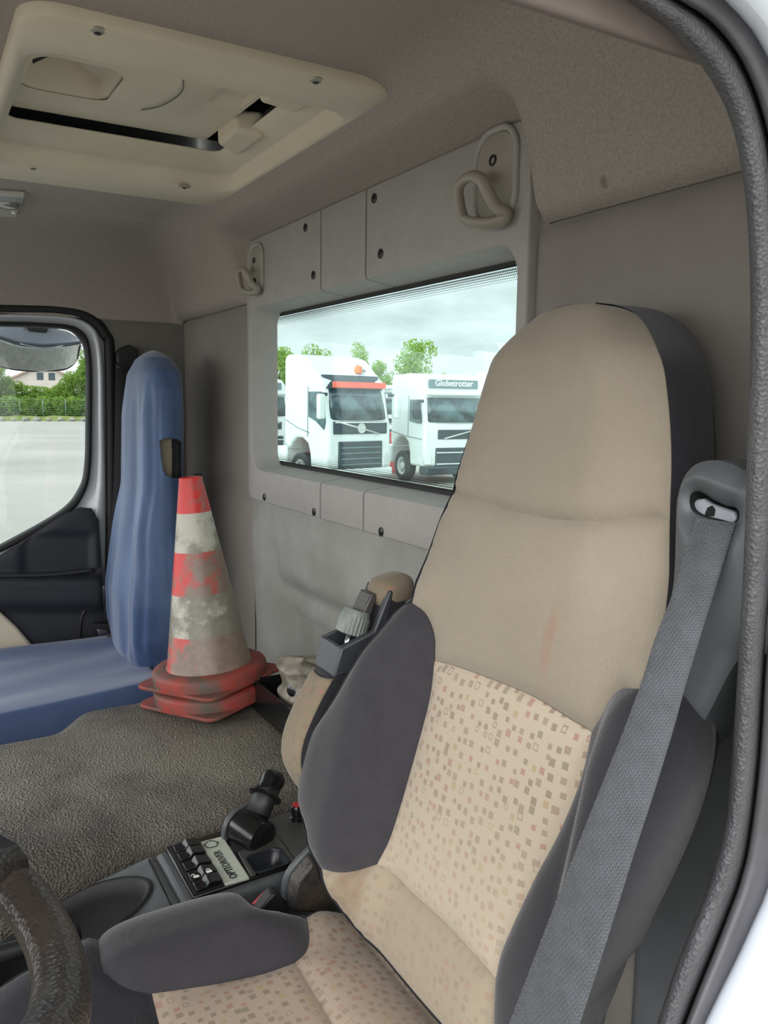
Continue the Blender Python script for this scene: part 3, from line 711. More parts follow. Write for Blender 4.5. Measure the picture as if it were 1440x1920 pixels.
def ring_mesh(name, sts, parent, yo=0):
    prof = []
    vs_ = []; fs = []
    for (ix, iz), (ox, oz) in sts:
        i = Vector((ix, 0, iz)); o = Vector((ox, 0, oz)); L = (o-i).length; d = (o-i)/L
        for t_, y in ((0, GY+.006), (.001, -.83), (.002, -.812), (.006, -.802), (.014, -.80), (L-.004, -.80), (L-.001, -.8015), (L, -.805), (L, -.83)):
            tt = t_
            p = i-d*.0+d*tt
            if y == GY+.006: p = i-d*.006
            vs_.append((p.x, y+(yo if y > GY+.01 else 0), p.z))
    k = 9
    for a in range(len(sts)-1):
        for j in range(k-1): fs.append((a*k+j, a*k+j+1, (a+1)*k+j+1, (a+1)*k+j))
    for a in (0, len(sts)-1): fs.append(tuple(a*k+j for j in range(k)))
    o = mk(name, vs_, fs, MT['panel'], parent); fixn(o); sharp(o, 50); return o
def screw(x, z, y, parent, r=.0075, m=None):
    lathe('screw', [(r*1.25, -.001), (r*1.25, .0015), (r*1.0, .0022), (r*.92, .0006), (r*.9, .001), (r*.5, .0025), (r*.22, .0026), (r*.2, .0008)], MT['screw'] if m is None else m, parent, 18, (x, y, z), (0, 1, 0))
plF = thing('window_surround', 'grey plastic window surround, long piece at the left of the rear window', 'trim panel', (1.9, -.8, 2.4), group=None)
ring_mesh('surround_shell', build_ring('left'), plF)
for px, py in ((573, 427), (588, 516), (496, 932), (589, 960)):
    p = P(px, py, 1, -.80); screw(p[0], p[2], -.8, plF)
plT = thing('window_surround', 'small grey plastic bridge panel above the rear window between two seams', 'trim panel', (1.56, -.8, 2.67))
ring_mesh('surround_shell', build_ring('top'), plT, 0)
plB = thing('window_surround', 'small grey plastic bridge panel below the rear window between two seams', 'trim panel', (1.56, -.8, 2.14))
ring_mesh('surround_shell', build_ring('bottom'), plB, 0)
plR = thing('window_surround', 'grey plastic window surround, large piece with the big coat hook right of the seams', 'trim panel', (1.1, -.8, 2.4))
ring_mesh('surround_shell', build_ring('right'), plR)
for px, py in ((702, 372), (714, 476), (715, 997)):
    p = P(px, py, 1, -.80); screw(p[0], p[2], -.8, plR)

# coat hooks / belt brackets on the surround
def hook(cx, cz, s, label):
    h = thing('coat_hook', label, 'hook', (cx, -.80, cz), group='plastic hooks on the window surround')
    pl = rrect(cx-.044*s, cz-.062*s, cx+.044*s, cz+.062*s, .034*s, 8)
    # raised rim around the recess
    tube('recess_rim', [(x, -.797, z) for x, z in rrect(cx-.049*s, cz-.068*s, cx+.049*s, cz+.068*s, .038*s, 8)], .0055*s, MT['panel'], h, 10, closed=True)
    def Fp(a, b):
        k = math.hypot((a-cx)/(.044*s), (b-cz)/(.062*s)); return (a, -.796+.006*math.cos(min(1, k)*1.5), b)
    patch('recess_plate', pl, Fp, MT['greenpl'], h, .006, .001, .004, flip=True)
    for dz in (.022, -.036):
        lathe('screw', [(.0085*s, -.002), (.0085*s, .0015), (.005*s, .0016), (.0045*s, -.001)], MT['screw'], h, 18, (cx-.002, -.790, cz+dz*s), (0, 1, 0))
    # drooping loop: a shaped bail starting low on the plate, swinging out and up
    c = Vector((cx, -.79, cz))
    pts = [(.008, .030, -.061), (.018, .035, -.032), (.016, .038, -.014), (-.004, .040, -.005), (-.028, .040, -.007), (-.044, .038, -.016), (-.051, .033, -.031), (-.055, .025, -.047), (-.060, .018, -.057), (-.067, .010, -.063), (-.060, .010, -.072), (-.029, .020, -.073)]
    pts = [(x+.022, y-.004, z) for x, y, z in pts]
    pts = [tuple(c+Vector(p)*s) for p in pts]
    tube('loop', spline(pts, .004, True), .0078*s, MT['greenpl'], h, 12, closed=True, sx=1.3)
    return h
p = P(922, 330, 1, -.79); hook(p[0], p[2], 1.0, 'large grey-beige plastic coat hook at the top right of the window surround')
p = P(476, 503, 1, -.79); hook(p[0], p[2], .86, 'small far grey-beige plastic coat hook at the top left of the window surround')

# ---------------------------------------------------------------- roof hatch
ht = thing('roof_hatch', 'beige plastic roof hatch with recessed cover in the ceiling', 'hatch', (1.55, -.3, ZC))
# outer frame: flange, rounded step, sloping funnel, opening
FX0, FX1, FY0, FY1 = 1.160, 2.04, -.702, -.150
R1, R2, R3 = (FX0, FY0, FX1, FY1), (1.280, -.672, 1.890, -.170), (1.350, -.605, 1.762, -.196)
def rmix(a, b, t): return [p+(q-p)*t for p, q in zip(a, b)]
levels = [(R1, .05, ZC+.0), (R1, .05, ZC-.012), (rmix(R1, R2, .05), .05, ZC-.018), (rmix(R1, R2, .93), .055, ZC-.019), (R2, .055, ZC-.015), (rmix(R2, R3, .05), .055, ZC+.0), (rmix(R2, R3, .10), .05, ZC+.012), (rmix(R2, R3, .16), .05, ZC+.016), (rmix(R2, R3, .70), .035, ZC+.018), (rmix(R2, R3, .78), .032, ZC+.024), (rmix(R2, R3, .97), .02, ZC+.028), (R3, .018, ZC+.030), (rmix(R2, R3, .99), .02, ZC+.033), (rmix(R2, R3, .2), .04, ZC+.034)]
vs_ = []; fs = []
for rc, r, z in levels:
    rg = rrect(*rc, r, 8); n = len(rg); vs_ += [(x, y, z) for x, y in rg]
for l in range(len(levels)-1):
    for k in range(n):
        fs.append((l*n+k, l*n+(k+1) % n, (l+1)*n+(k+1) % n, (l+1)*n+k))
o = mk('hatch_frame', vs_, fs, MT['beigepl'], ht); fixn(o)
# lugs standing into the opening at its rear edge
hexa('lug', [(1.40, -.625, ZC+.010), (1.40, -.625, ZC+.06), (1.415, -.560, ZC+.022), (1.415, -.560, ZC+.06), (1.345, -.625, ZC+.010), (1.345, -.625, ZC+.06), (1.345, -.560, ZC+.022), (1.345, -.560, ZC+.06)], MT['beigepl'], ht, .008, 3)
hexa('lug', [(1.70, -.625, ZC+.010), (1.70, -.625, ZC+.06), (1.68, -.575, ZC+.022), (1.68, -.575, ZC+.06), (1.555, -.625, ZC+.010), (1.555, -.625, ZC+.06), (1.575, -.575, ZC+.022), (1.575, -.575, ZC+.06)], MT['beigepl'], ht, .008, 3)
# lining of the lid, tilted so that a dark slit shows along the far side
def coverF(a, b):
    z = ZC+.040+.008*(a-1.35)/.36
    z -= .012*math.exp(-(((a-1.50)/.12)**4))*sm(-.52, -.44, b)
    # catch recess near the rear edge
    if 1.42 < a < 1.53 and b < -.50: z += .014*sm(1.42, 1.445, a)*(1-sm(1.50, 1.53, a))*(1-sm(-.52, -.50, b))
    return (a, b, z)
cv = rrect(1.30, -.575, 1.752, -.150, .012, 4)
pk = rrect(1.425, -.340, 1.610, -.200, .035, 8)
o = patch('hatch_cover', cv, coverF, MT['beigepl'], ht, .006, .0, .008, flip=True, holes=[pk]); fixn(o)
pcx, pcy = 1.5175, -.270
vs_ = []; n = len(pk)
for sc, dz, mode in ((1.16, .001, 0), (1.12, -.0035, 0), (1.05, -.006, 0), (1.0, -.004, 0), (.95, .004, 0), (.86, .0, 1), (.5, .0, 1), (.05, .0, 1)):
    for x, y in pk:
        X_, Y_ = pcx+(x-pcx)*sc, pcy+(y-pcy)*sc
        z = ZC+.046+dz
        if mode: k_ = (Y_+.340)/.140; z = ZC+.054+.062*max(0, k_)+.012*((X_-pcx)/.09)**2
        vs_.append((X_, Y_, z))
fs = [(l*n+k, l*n+(k+1) % n, (l+1)*n+(k+1) % n, (l+1)*n+k) for l in range(7) for k in range(n)]+[tuple(7*n+k for k in range(n))]
fixn(mk('cover_pocket', vs_, fs, MT['beigepl'], ht))
hexa('pocket_slot_shade', [(1.455, -.252, ZC+.078), (1.455, -.226, ZC+.12), (1.455, -.216, ZC+.052), (1.455, -.208, ZC+.12), (1.53, -.252, ZC+.078), (1.54, -.226, ZC+.12), (1.54, -.214, ZC+.056), (1.54, -.208, ZC+.12)], MT['void'], ht, 0)  # near-black wedge standing in for the shade inside the slot
box('gap_shade_sheet', (1.2, -.68, ZC+.105), (1.93, -.1, ZC+.108), MT['void'], ht, 0)  # near-black sheet added above so the slit round the lid looks shaded
tube('cover_seam', spline([(1.375, -.415, coverF(1.375, -.415)[2]-.0035), (1.45, -.435, coverF(1.45, -.435)[2]-.0035), (1.54, -.425, coverF(1.54, -.425)[2]-.0035), (1.60, -.405, coverF(1.60, -.405)[2]-.0035)], .008), .0012, MT['consdark'], ht, 6)
for px, py in ((183, 58), (592, 151), (62, 314), (346, 350)):
    p = P(px, py, 2, ZC-.017)
    lathe('screw', [(.0125, -.001), (.0125, .001), (.009, .0012), (.006, .003), (.003, .003)], MT['greenpl'], ht, 20, (p[0], p[1], ZC-.0168), (0, 0, -1))
    lathe('screw_slot', [(.0045, 0), (.0045, .0012), (.003, .0013)], MT['screw'], ht, 12, (p[0], p[1], ZC-.0198), (0, 0, -1))

# interior lamp
lp = P(8, 388, 2, ZC-.012)
la = thing('reading_lamp', 'small chrome and clear interior lamp on the ceiling at the left edge', 'lamp', (lp[0], lp[1], ZC))
q = [P(x, y, 2, ZC-.014) for x, y in [(-60, 362), (47, 369), (30, 408), (-60, 405)]]
prism('lamp_housing', [tuple(v) for v in q], (0, 0, .014), mat('grey_lamp_plastic', c8(186, 184, 178), .3, bump=('noise', 100, .1, .0005)), la, .004)
q = [P(x, y, 2, ZC-.017) for x, y in [(-50, 368), (40, 374), (32, 394), (-50, 390)]]
prism('lamp_reflector', [tuple(v) for v in q], (0, 0, .004), MT['metal'], la, .002)
p = P(16, 384, 2, ZC-.018); lathe('lamp_lens', [(.026, 0), (.025, .006), (.018, .011), (.006, .013)], mat('clear_lens', c8(150, 150, 146), .08, .5, bump=('noise', 300, .3, .002)), la, 24, (p[0], p[1], ZC-.016), (0, 0, -1))
p = P(26, 401, 2, ZC-.018); lathe('lamp_switch', [(.006, 0), (.006, .004), (.003, .006)], MT['white'], la, 16, (p[0], p[1], ZC-.013), (0, 0, -1))

# ================================================================ ENGINE TUNNEL
TZ = 1.65
def tunF(u, v):
    # cross section in x (u), along y (v)
    x, z = 0, 0
    prof = [(0, 1.02, 1.02), (.10, 1.085, 1.45), (.20, 1.11, 1.56), (.28, 1.165, 1.592), (.36, 1.215, 1.618), (.44, 1.265, 1.638), (.50, 1.31, 1.650), (.58, 1.40, 1.655), (.72, 1.64, 1.655), (.80, 1.80, 1.652), (.84, 1.84, 1.645), (.88, 1.87, 1.62), (.94, 1.90, 1.5), (1, 1.92, 1.02)]
    steep = [(0, 1.245, 1.02), (.10, 1.248, 1.40), (.20, 1.25, 1.50), (.28, 1.256, 1.56), (.36, 1.268, 1.605), (.44, 1.288, 1.635), (.50, 1.31, 1.650)]+prof[7:]
    y = YW+.12+(v)*(1.33-YW-.12)
    kk_ = 1.0
    x = lerp(u, [(a, b) for a, b, c in prof])*(1-kk_)+lerp(u, [(a, b) for a, b, c in steep])*kk_
    z = lerp(u, [(a, c) for a, b, c in prof])*(1-kk_)+lerp(u, [(a, c) for a, b, c in steep])*kk_
    x += .05*sm(.6, .84, u)-.105*sm(-.33, -.23, y)*sm(.6, .84, u)
    if v < .02: z -= .03*(1-v/.02)*sm(.1, .3, u)
    return (x, y, z)
o = grid('engine_cover', 60, 120, tunF, MT['vinyl'])
tag(o, 'broad raised engine cover in grained dark grey vinyl between the two seats', 'engine cover')
s_ = o.modifiers.new('s', 'SUBSURF'); s_.levels = 1; s_.render_levels = 1
o2 = box('engine_cover_heel', (1.1, YW, 1.05), (1.88, YW+.125, 1.653), MT['vinyl'], None, .01); st(o2); o2.name = 'trim_13'

# ================================================================ CONSOLE
KZ = 1.645
co = thing('gear_console', 'black centre console with switches, a pale label plate and gear lever beside driver seat', 'console', (1.17, -.45, 1.6))
def K(px, py, z=KZ): return Vector(P(px, py, 2, z))
KX0 = K(400, 1672)[0]; KX1 = K(317, 1590)[0]
KX0, KX1 = 1.085, 1.228
Y0, Y1 = -.78, K(317, 1590)[1]+.012
# body with sloping nose carrying the cup bowl
nose = [(Y0, 1.40), (Y0, KZ-.006), (Y1, KZ-.006), (Y1+.012, KZ-.008), (Y1+.014, KZ-.06), (Y1+.014, 1.40)]
o = prism('console_body', [(KX0-.012, y, z) for y, z in nose], (KX1-KX0+.02, 0, 0), MT['console'], co, .012, 3)
def plate(name, quad, z0, z1, m, bw=.002, par=co):
    q = [K(*c, z=z1) for c in quad]
    return prism(name, [tuple(v) for v in q], (0, 0, z0-z1), m, par, bw)
plate('deck_rim', [(308, 1588), (566, 1512), (640, 1590), (362, 1682)], KZ-.008, KZ, MT['gloss'], .003)
plate('deck_plate', [(424, 1556), (496, 1534), (553, 1612), (470, 1642)], KZ-.004, KZ+.0015, MT['consdark'], .001)
plate('rear_plate', [(499, 1536), (562, 1516), (630, 1590), (556, 1611)], KZ-.004, KZ+.0018, MT['consdark'], .001)
plate('switch_bezel', [(317, 1590), (371, 1574), (418, 1660), (366, 1677)], KZ-.004, KZ+.001, MT['void'], .001)
# label plate
lb = plate('label_plate', [(375, 1578), (418, 1567), (468, 1645), (422, 1658)], KZ-.002, KZ+.0025, MT['label'], .0015)
lx0, ly0 = K(436, 1648, KZ+.003)[0:2]
a = K(446, 1645, KZ+.003); b_ = K(409, 1590, KZ+.003)
dirx = (b_-a).normalized(); diry = Vector((0, 0, 1)).cross(dirx)
tlen = (b_-a).length
t1 = text('lettering', 'OPTI', MT['ink'], lb, a+Vector((0, 0, .0004)), dirx, diry, tlen*.178, .0003, .0003, .92)
t2 = text('lettering', 'DRIVER', MT['ink'], lb, a+dirx*tlen*.378+Vector((0, 0, .0004)), dirx, diry, tlen*.178, .0003, 0, .92)
# arrow ring emblem beyond the word
ec = a+dirx*tlen*1.17+diry*tlen*.07; rr = tlen*.11
for k in range(4):
    a0 = k*math.pi/2+.25
    arc = [ec+dirx*rr*math.cos(t)+diry*rr*math.sin(t) for t in [a0+j*.22 for j in range(6)]]
    tube('emblem_arc', [v+Vector((0, 0, .0004)) for v in arc], .0007, MT['ink'], lb, 5)
    c_ = arc[-1]; dd = (arc[-1]-arc[-2]).normalized(); pp = Vector((0, 0, 1)).cross(dd)
    mk('emblem_arrow', [c_+dd*.005+Vector((0, 0, .0009)), c_+pp*.0025+Vector((0, 0, .0009)), c_-pp*.0025+Vector((0, 0, .0009))], [(0, 1, 2)], MT['ink'], lb, False)
# rocker switches
def rocker(q4, label, icons=None):
    z = KZ+.001
    c0, c1, c2, c3 = [K(*c, z=z) for c in q4]     # far-left, far-right, near-right, near-left
    vs_ = []; nn = 8
    for i in range(nn+1):
        t_ = i/nn; h = .0035+.0055*(1-abs(t_-.5)*2)**.8 if 0 else lerp(t_, [(0, .004), (.4, .005), (.5, .0105), (.62, .009), (1, .006)])
        for s_, e_ in ((c0, c1), (c3, c2)):
            p = s_.lerp(e_, t_); vs_ += [p+Vector((0, 0, h)), p+Vector((0, 0, -.002))]
    fs = []
    for i in range(nn):
        a = i*4; b = a+4
        fs += [(a, a+2, b+2, b), (a, b, b+1, a+1), (a+2, a+3, b+3, b+2)]
    fs += [(0, 1, 3, 2), (nn*4, nn*4+2, nn*4+3, nn*4+1)]
    o = mk('rocker_switch', vs_, fs, MT['gloss'], co); fixn(o); sharp(o, 30); bev(o, .0012, 2, 40)
    if label: o['label'] = label
    return o, (c0, c1, c2, c3)
rocker([(323, 1589), (371, 1577), (378, 1588), (330, 1602)], None)
rocker([(331, 1604), (378, 1590), (386, 1602), (339, 1617)], None)
rocker([(341, 1622), (388, 1608), (397, 1621), (349, 1636)], None)
sw, c = rocker([(351, 1640), (400, 1626), (408, 1639), (359, 1656)], 'rocker switch with a closed and an open padlock symbol')
rocker([(360, 1658), (409, 1641), (418, 1657), (369, 1674)], None)
def padlock(cx, op):
    o_ = cx; X = Vector((0, -1, 0)); Y = Vector((1, 0, 0)); z = Vector((0, 0, 1))
    w = .0042
    mk('padlock_symbol', [o_-X*w-Y*w*.2, o_+X*w-Y*w*.2, o_+X*w-Y*w*1.6, o_-X*w-Y*w*1.6, ], [(0, 1, 2, 3)], MT['white'], sw, False)
    sx_ = w*.8*(-1 if op else 0)
    tube('padlock_shackle', [o_+X*(sx_+w*.6*math.cos(t))+Y*(w*.9*math.sin(t)) for t in [k*math.pi/7 for k in range(8)]], .0006, MT['white'], sw, 5)
padlock(K(391, 1635, KZ+.011)+Vector((.001, 0, .0025)), False)
padlock(K(367, 1645, KZ+.009)+Vector((.001, 0, .003)), True)
# coin tray
q = [K(x, y, KZ+.002) for x, y in [(459, 1607), (521, 1589), (545, 1618), (480, 1640)]]
c_ = sum(q, Vector())/4
kt = [c_+(p-c_)*.98 for p in q]
cut_ = prism('cutter', [tuple(p+Vector((0, 0, .02))) for p in kt], (0, 0, -.055), MT['void'], None, 0, smooth=False)
for nm in ('deck_plate', 'deck_rim', 'console_body'):
    ob = bpy.data.objects[nm]; bo = ob.modifiers.new('cut', 'BOOLEAN'); bo.operation = 'DIFFERENCE'; bo.object = cut_; bo.solver = 'EXACT'
bpy.context.view_layer.update(); dg = bpy.context.evaluated_depsgraph_get()
for nm in ('deck_plate', 'deck_rim', 'console_body'):
    ob = bpy.data.objects[nm]; me = bpy.data.meshes.new_from_object(ob.evaluated_get(dg)); ob.modifiers.clear(); ob.data = me
bpy.data.objects.remove(cut_)
vs_ = []
for sc, dz in ((1.06, 0), (1.0, .001), (.96, -.002), (.86, -.024), (.1, -.026)):
    for i in range(4):
        p0, p1 = q[i], q[(i+1) % 4]
        for t_ in (.12, .3, .5, .7, .88):
            p = p0.lerp(p1, t_); vs_.append(c_+(p-c_)*sc+Vector((0, 0, dz+.0012)))
fs = []; n = 20
for l in range(4):
    for k in range(n): fs.append((l*n+k, l*n+(k+1) % n, (l+1)*n+(k+1) % n, (l+1)*n+k))
fixn(mk('coin_tray', vs_, fs, mat('dark_tray', c8(34, 36, 42), .3, bump=('noise', 300, .1, .0004)), co))
# recess of gear lever + barrel + stalk
plate('lever_recess_shade', [(425, 1564), (488, 1541), (508, 1572), (444, 1596)], KZ-.004, KZ+.003, MT['void'], .001)  # flat dark plate, its colour standing in for shade in the recess
lev = thing('gear_lever', 'black plastic gear lever leaning back from the centre console', 'gear lever', tuple(K(468, 1572)))
bc = K(470, 1562, KZ+.012)
ax = Vector((-.45, -.9, 0)).normalized(); ax = Vector((-1, .0, 0))
lathe('lever_drum', [(.001, -.036), (.022, -.036), (.028, -.032), (.030, -.026), (.030, .018), (.028, .026), (.022, .030), (.010, .031)], MT['gloss'], lev, 40, bc+Vector((.0, -.002, 0)), (-.9, -.35, -.1))
lathe('drum_flange', [(.026, -.004), (.033, -.004), (.034, 0), (.033, .004), (.026, .004)], MT['console'], lev, 40, bc+Vector((.030, .010, .001)), (-.9, -.35, -.1))
hd = K(513, 1448, 1.75)
hd = Vector(P(512, 1460, 1, bc.y-.055))
v0 = bc+Vector((.012, -.015, .022)); axv = (hd-v0)
tube('lever_stalk', [v0, v0+axv*.5, v0+axv*.62], [.018, .0175, .017], MT['black'], lev, 16, sx=1.2)
L_ = axv.length
lathe('lever_knob', [(.008, L_*.45), (.024, L_*.47), (.029, L_*.50), (.028, L_*.56), (.020, L_*.62), (.019, L_*.78), (.021, L_*.95), (.020, L_*1.07), (.014, L_*1.16), (.004, L_*1.19)], MT['gloss'], lev, 28, v0, axv, 60)
# red topped push knob
rk = K(557, 1538, KZ)
kb = thing('push_knob', 'small black knob with a red top at the rear of the console', 'knob', tuple(rk))
lathe('knob_stem', [(.012, 0), (.012, .006), (.0095, .008), (.0095, .012), (.0115, .014), (.0115, .026), (.010, .028)], MT['gloss'], kb, 24, rk)
lathe('knob_cap', [(.0088, .0275), (.0088, .029), (.006, .0295)], MT['redpl'], kb, 24, rk)
# cup bowl in the nose: dark ellipse hollow with a lip
def noseZ(y): return lerp(y, [(Y1, KZ-.006), (Y1+.012, KZ-.008), (Y1+.10, KZ-.028), (Y1+.30, KZ-.105), (Y1+.40, KZ-.16)])
bc_ = (1.155, Y1+.165)
bw_, bl_ = .068, .125
n = 40
ell = [(bc_[0]+bw_*math.cos(2*math.pi*k/n), bc_[1]+bl_*math.sin(2*math.pi*k/n)) for k in range(n)]
NX0, NX1, NY0, NY1 = KX0-.012, KX1+.008, Y1+.010, Y1+.40
def noseF(a, b):
    e = min(a-NX0, NX1-a); return (a, b, noseZ(b)+.004-.010*math.exp(-max(0, e)/.006))
patch('console_nose', [(NX0, NY0), (NX1, NY0), (NX1, NY1), (NX0, NY1)], noseF, MT['console'], co, .008, 0, .01, holes=[ell])
for xx in (NX0, NX1):
    vs_ = []
    for k in range(31):
        y = NY0+(NY1-NY0)*k/30; vs_ += [noseF(xx, y), (xx, y, 1.40)]
    o = mk('nose_side', vs_, [(2*k, 2*k+1, 2*k+3, 2*k+2) for k in range(30)], MT['console'], co)
vs_ = []
for sc, dz in ((1.06, .003), (1.02, .006), (.98, .003), (.93, -.02), (.85, -.10), (.1, -.11)):
    for k in range(n):
        t_ = 2*math.pi*k/n
        x = bc_[0]+bw_*math.cos(t_)*sc; y = bc_[1]+bl_*math.sin(t_)*sc
        vs_.append((x, y, noseZ(y)+dz+.003))
fs = []
for l in range(5):
    for k in range(n): fs.append((l*n+k, l*n+(k+1) % n, (l+1)*n+(k+1) % n, (l+1)*n+k))
fs.append(tuple(5*n+k for k in range(n)))
bowl = fixn(mk('cup_bowl', vs_, fs, MT['rubber'], co))
st_line = [K(279, 1612, KZ-.004), K(300, 1655, KZ-.006), K(322, 1700, KZ-.008)]
tube('nose_groove', st_line, .0014, MT['void'], co, 6)
# black floor rail in front of the cushion
rl = [Vector(P(x, y, 0, 1.13)) for x, y in [(-60, 1800), (0, 1788), (80, 1768), (150, 1745)]]
o = tube('seat_rail', rl, .012, MT['black'], None, 10); tag(o, 'black rail running along the floor beside the driver cushion', 'rail')

# ================================================================ DRIVER SEAT
XC = .735
def Fb(x, z):
    y = lerp(z, [(1.50, -.455), (1.62, -.462), (1.70, -.474), (1.80, -.490), (1.90, -.512), (2.0, -.535), (2.1, -.558), (2.2, -.585), (2.3, -.612), (2.4, -.640), (2.5, -.668)])
    a = abs(x-XC)
    w = sm(1.60, 1.74, z)*(1-sm(2.02, 2.17, z))
    y += .050*w*(sm(.055, .17, a) if x > XC else sm(.205, .26, a))
    y -= min(.04, .9*max(0, a-.20)**2*4*(1-w)+w*5*max(0, a-.215)**2)
    hw = lerp(z, [(2.1, .23), (2.3, .176), (2.4, .14), (2.46, .07), (2.475, .03)])
    if z > 2.1: y -= .025*sm(.6, 1.0, a/hw)*sm(2.1, 2.2, z)
    y -= .02*sm(2.40, 2.47, z)
    return y
def H(px, py): 
    p = hit(px, py, 1, Fb, -.55); return (p[0], p[2])
def seam(pts, step=.006): return [(v.x, v.y) for v in spline([(*H(*p), 0) for p in pts], step)]
headL = seam([(848, 922), (857, 885), (868, 850), (890, 785), (915, 715), (945, 655), (990, 602), (1050, 571), (1110, 562)])
headR = seam([(1110, 562), (1170, 573), (1212, 608), (1238, 665), (1252, 740), (1259, 850), (1256, 966)])
s1 = seam([(848, 922), (900, 938), (960, 957), (1020, 970), (1080, 975), (1150, 973), (1200, 967), (1256, 966)])
midL = seam([(769, 1128), (785, 1075), (820, 985), (848, 922)])
midR = seam([(1256, 966), (1253, 1100), (1242, 1180), (1215, 1260), (1197, 1288)])
bRt = seam([(1197, 1288), (1160, 1291), (1140, 1310), (1122, 1345), (1105, 1372)])
s2 = seam([(812, 1240), (860, 1252), (930, 1278), (1000, 1308), (1060, 1345), (1105, 1372)])
bLt = seam([(769, 1128), (795, 1150), (811, 1190), (812, 1240)])
bLi = seam([(812, 1240), (803, 1310), (780, 1400), (752, 1500), (728, 1575), (705, 1622)])
s3 = seam([(705, 1622), (760, 1665), (830, 1730), (890, 1795), (925, 1835)])
bRi = seam([(1105, 1372), (1085, 1460), (1045, 1560), (1000, 1645), (960, 1730), (935, 1790), (925, 1835)])
bLb = seam([(598, 1628), (630, 1637), (662, 1635), (705, 1622)])
bLo = seam([(769, 1128), (745, 1142), (700, 1195), (650, 1265), (608, 1335), (580, 1400), (569, 1470), (568, 1540), (578, 1590), (598, 1628)])
lowL = seam([(598, 1628), (606, 1662), (632, 1700), (690, 1768), (770, 1858), (850, 1950)])
# bottom edge below the frame in world coordinates
xb, zb = lowL[-1]
lowB_ = [(xb, zb), (XC+.10, 1.60), (XC-.10, 1.59), (XC-.2, 1.60)]
lowRi = [bRi[-1], ]
# right bolster outer, mirrored from the left one
bRo = seam([(1197, 1288), (1213, 1325), (1224, 1400), (1219, 1480), (1196, 1570), (1160, 1660), (1112, 1760), (1062, 1850), (1015, 1930)])
ds = thing('driver_seat', 'near driver seat with beige upper backrest, patterned centre and charcoal bolsters', 'seat', (XC, -.3, 1.1))
SF = lambda a, b: (a, Fb(a, b), b)
head = headL+headR[1:]+s1[::-1][1:-1]
patch('headrest_panel', head, SF, MT['beigefab'], ds, .008, .009, .014, flip=True, rim=.004)
cbr = H(922, 1930)
outR = bRo[1:]
polyR = bRt+bRi[1:]+[cbr, (cbr[0], 1.60)]+[(bRo[-1][0]+.01, 1.60)]+bRo[::-1][:-1]
mid = midL[::-1][:0]
midpoly = midL[::-1]+[]
midpoly = s1+midR[1:]+bRt[1:]+s2[::-1][1:]+bLt[::-1][1:]+midL[1:-1]
patch('backrest_panel', midpoly, SF, MT['beigefab'], ds, .008, .008, .014, flip=True, rim=.004)
ctr = s2+bRi[1:]+s3[::-1][1:]+bLi[::-1][1:-1]
patch('backrest_centre', ctr, SF, MT['patA'], ds, .008, .007, .014, flip=True, rim=.003).__setitem__('label', 'beige centre panel with small brown squares')
low = s3+[cbr, (cbr[0], 1.60), (XC-.03, 1.57), (xb, zb)]+lowL[::-1][1:]+bLb[1:-1]
patch('lumbar_panel', low, SF, MT['patB'], ds, .008, .010, .014, flip=True, rim=.004).__setitem__('label', 'worn lower panel with faded squares')
polyL = bLo+bLb[1:]+bLi[::-1][1:]+bLt[::-1][1:-1]
patch('side_bolster', polyL, SF, MT['darkfab'], ds, .008, .010, .02, flip=True, rim=.003)
patch('side_bolster', polyR, SF, MT['darkfab'], ds, .008, .014, .02, flip=True, rim=.003)
# back shell: outline of the whole seat carried to the rear
outl = bLo[::-1]+midL[1:]+headL[1:]+headR[1:]+midR[1:]+outR+[(bRo[-1][0]+.01, 1.60), (XC-.03, 1.57), (xb, zb)]+lowL[::-1][1:-1]
outl = [(v.x, v.y) for v in resample([Vector((*p, 0)) for p in outl], 220)]
vs_ = []; n = len(outl)
lv = [(0, 1.0, .0), (.012, 1.012, .004), (.035, 1.018, .006), (.075, 1.0, .002), (.105, .94, 0), (.115, .86, 0)]
for dy, sc, _ in lv:
    for x, z in outl:
        cz = 2.0
        k = .35 if z > 2.1 else 1
        vs_.append((XC+(x-XC)*(sc if z < 2.35 else (1+(sc-1)*.8)), max(Fb(x, z)-dy*(1 if z < 2.2 else .75), -.80), z if z < 2.3 else 2.3+(z-2.3)*(1+(min(sc, .985)-1)*.9)))
fs = []
for l in range(len(lv)-1):
    for k in range(n): fs.append((l*n+k, l*n+(k+1) % n, (l+1)*n+(k+1) % n, (l+1)*n+k))
fs.append(tuple((len(lv)-1)*n+k for k in range(n)))
o = mk('backrest_shell', vs_, fs, MT['darkfab2'], ds); fixn(o)
p = H(1052, 1140); stain(MT['beigefab'], p[0], p[1]-.03, .010, .045, c8(150, 116, 98), amt=.55)
p = H(1040, 1230); stain(MT['beigefab'], p[0], p[1], .006, .09, c8(150, 124, 106), amt=.35)
p = H(660, 1665); stain(MT['patB'], p[0], p[1], .028, .05, c8(120, 96, 74), amt=.6)

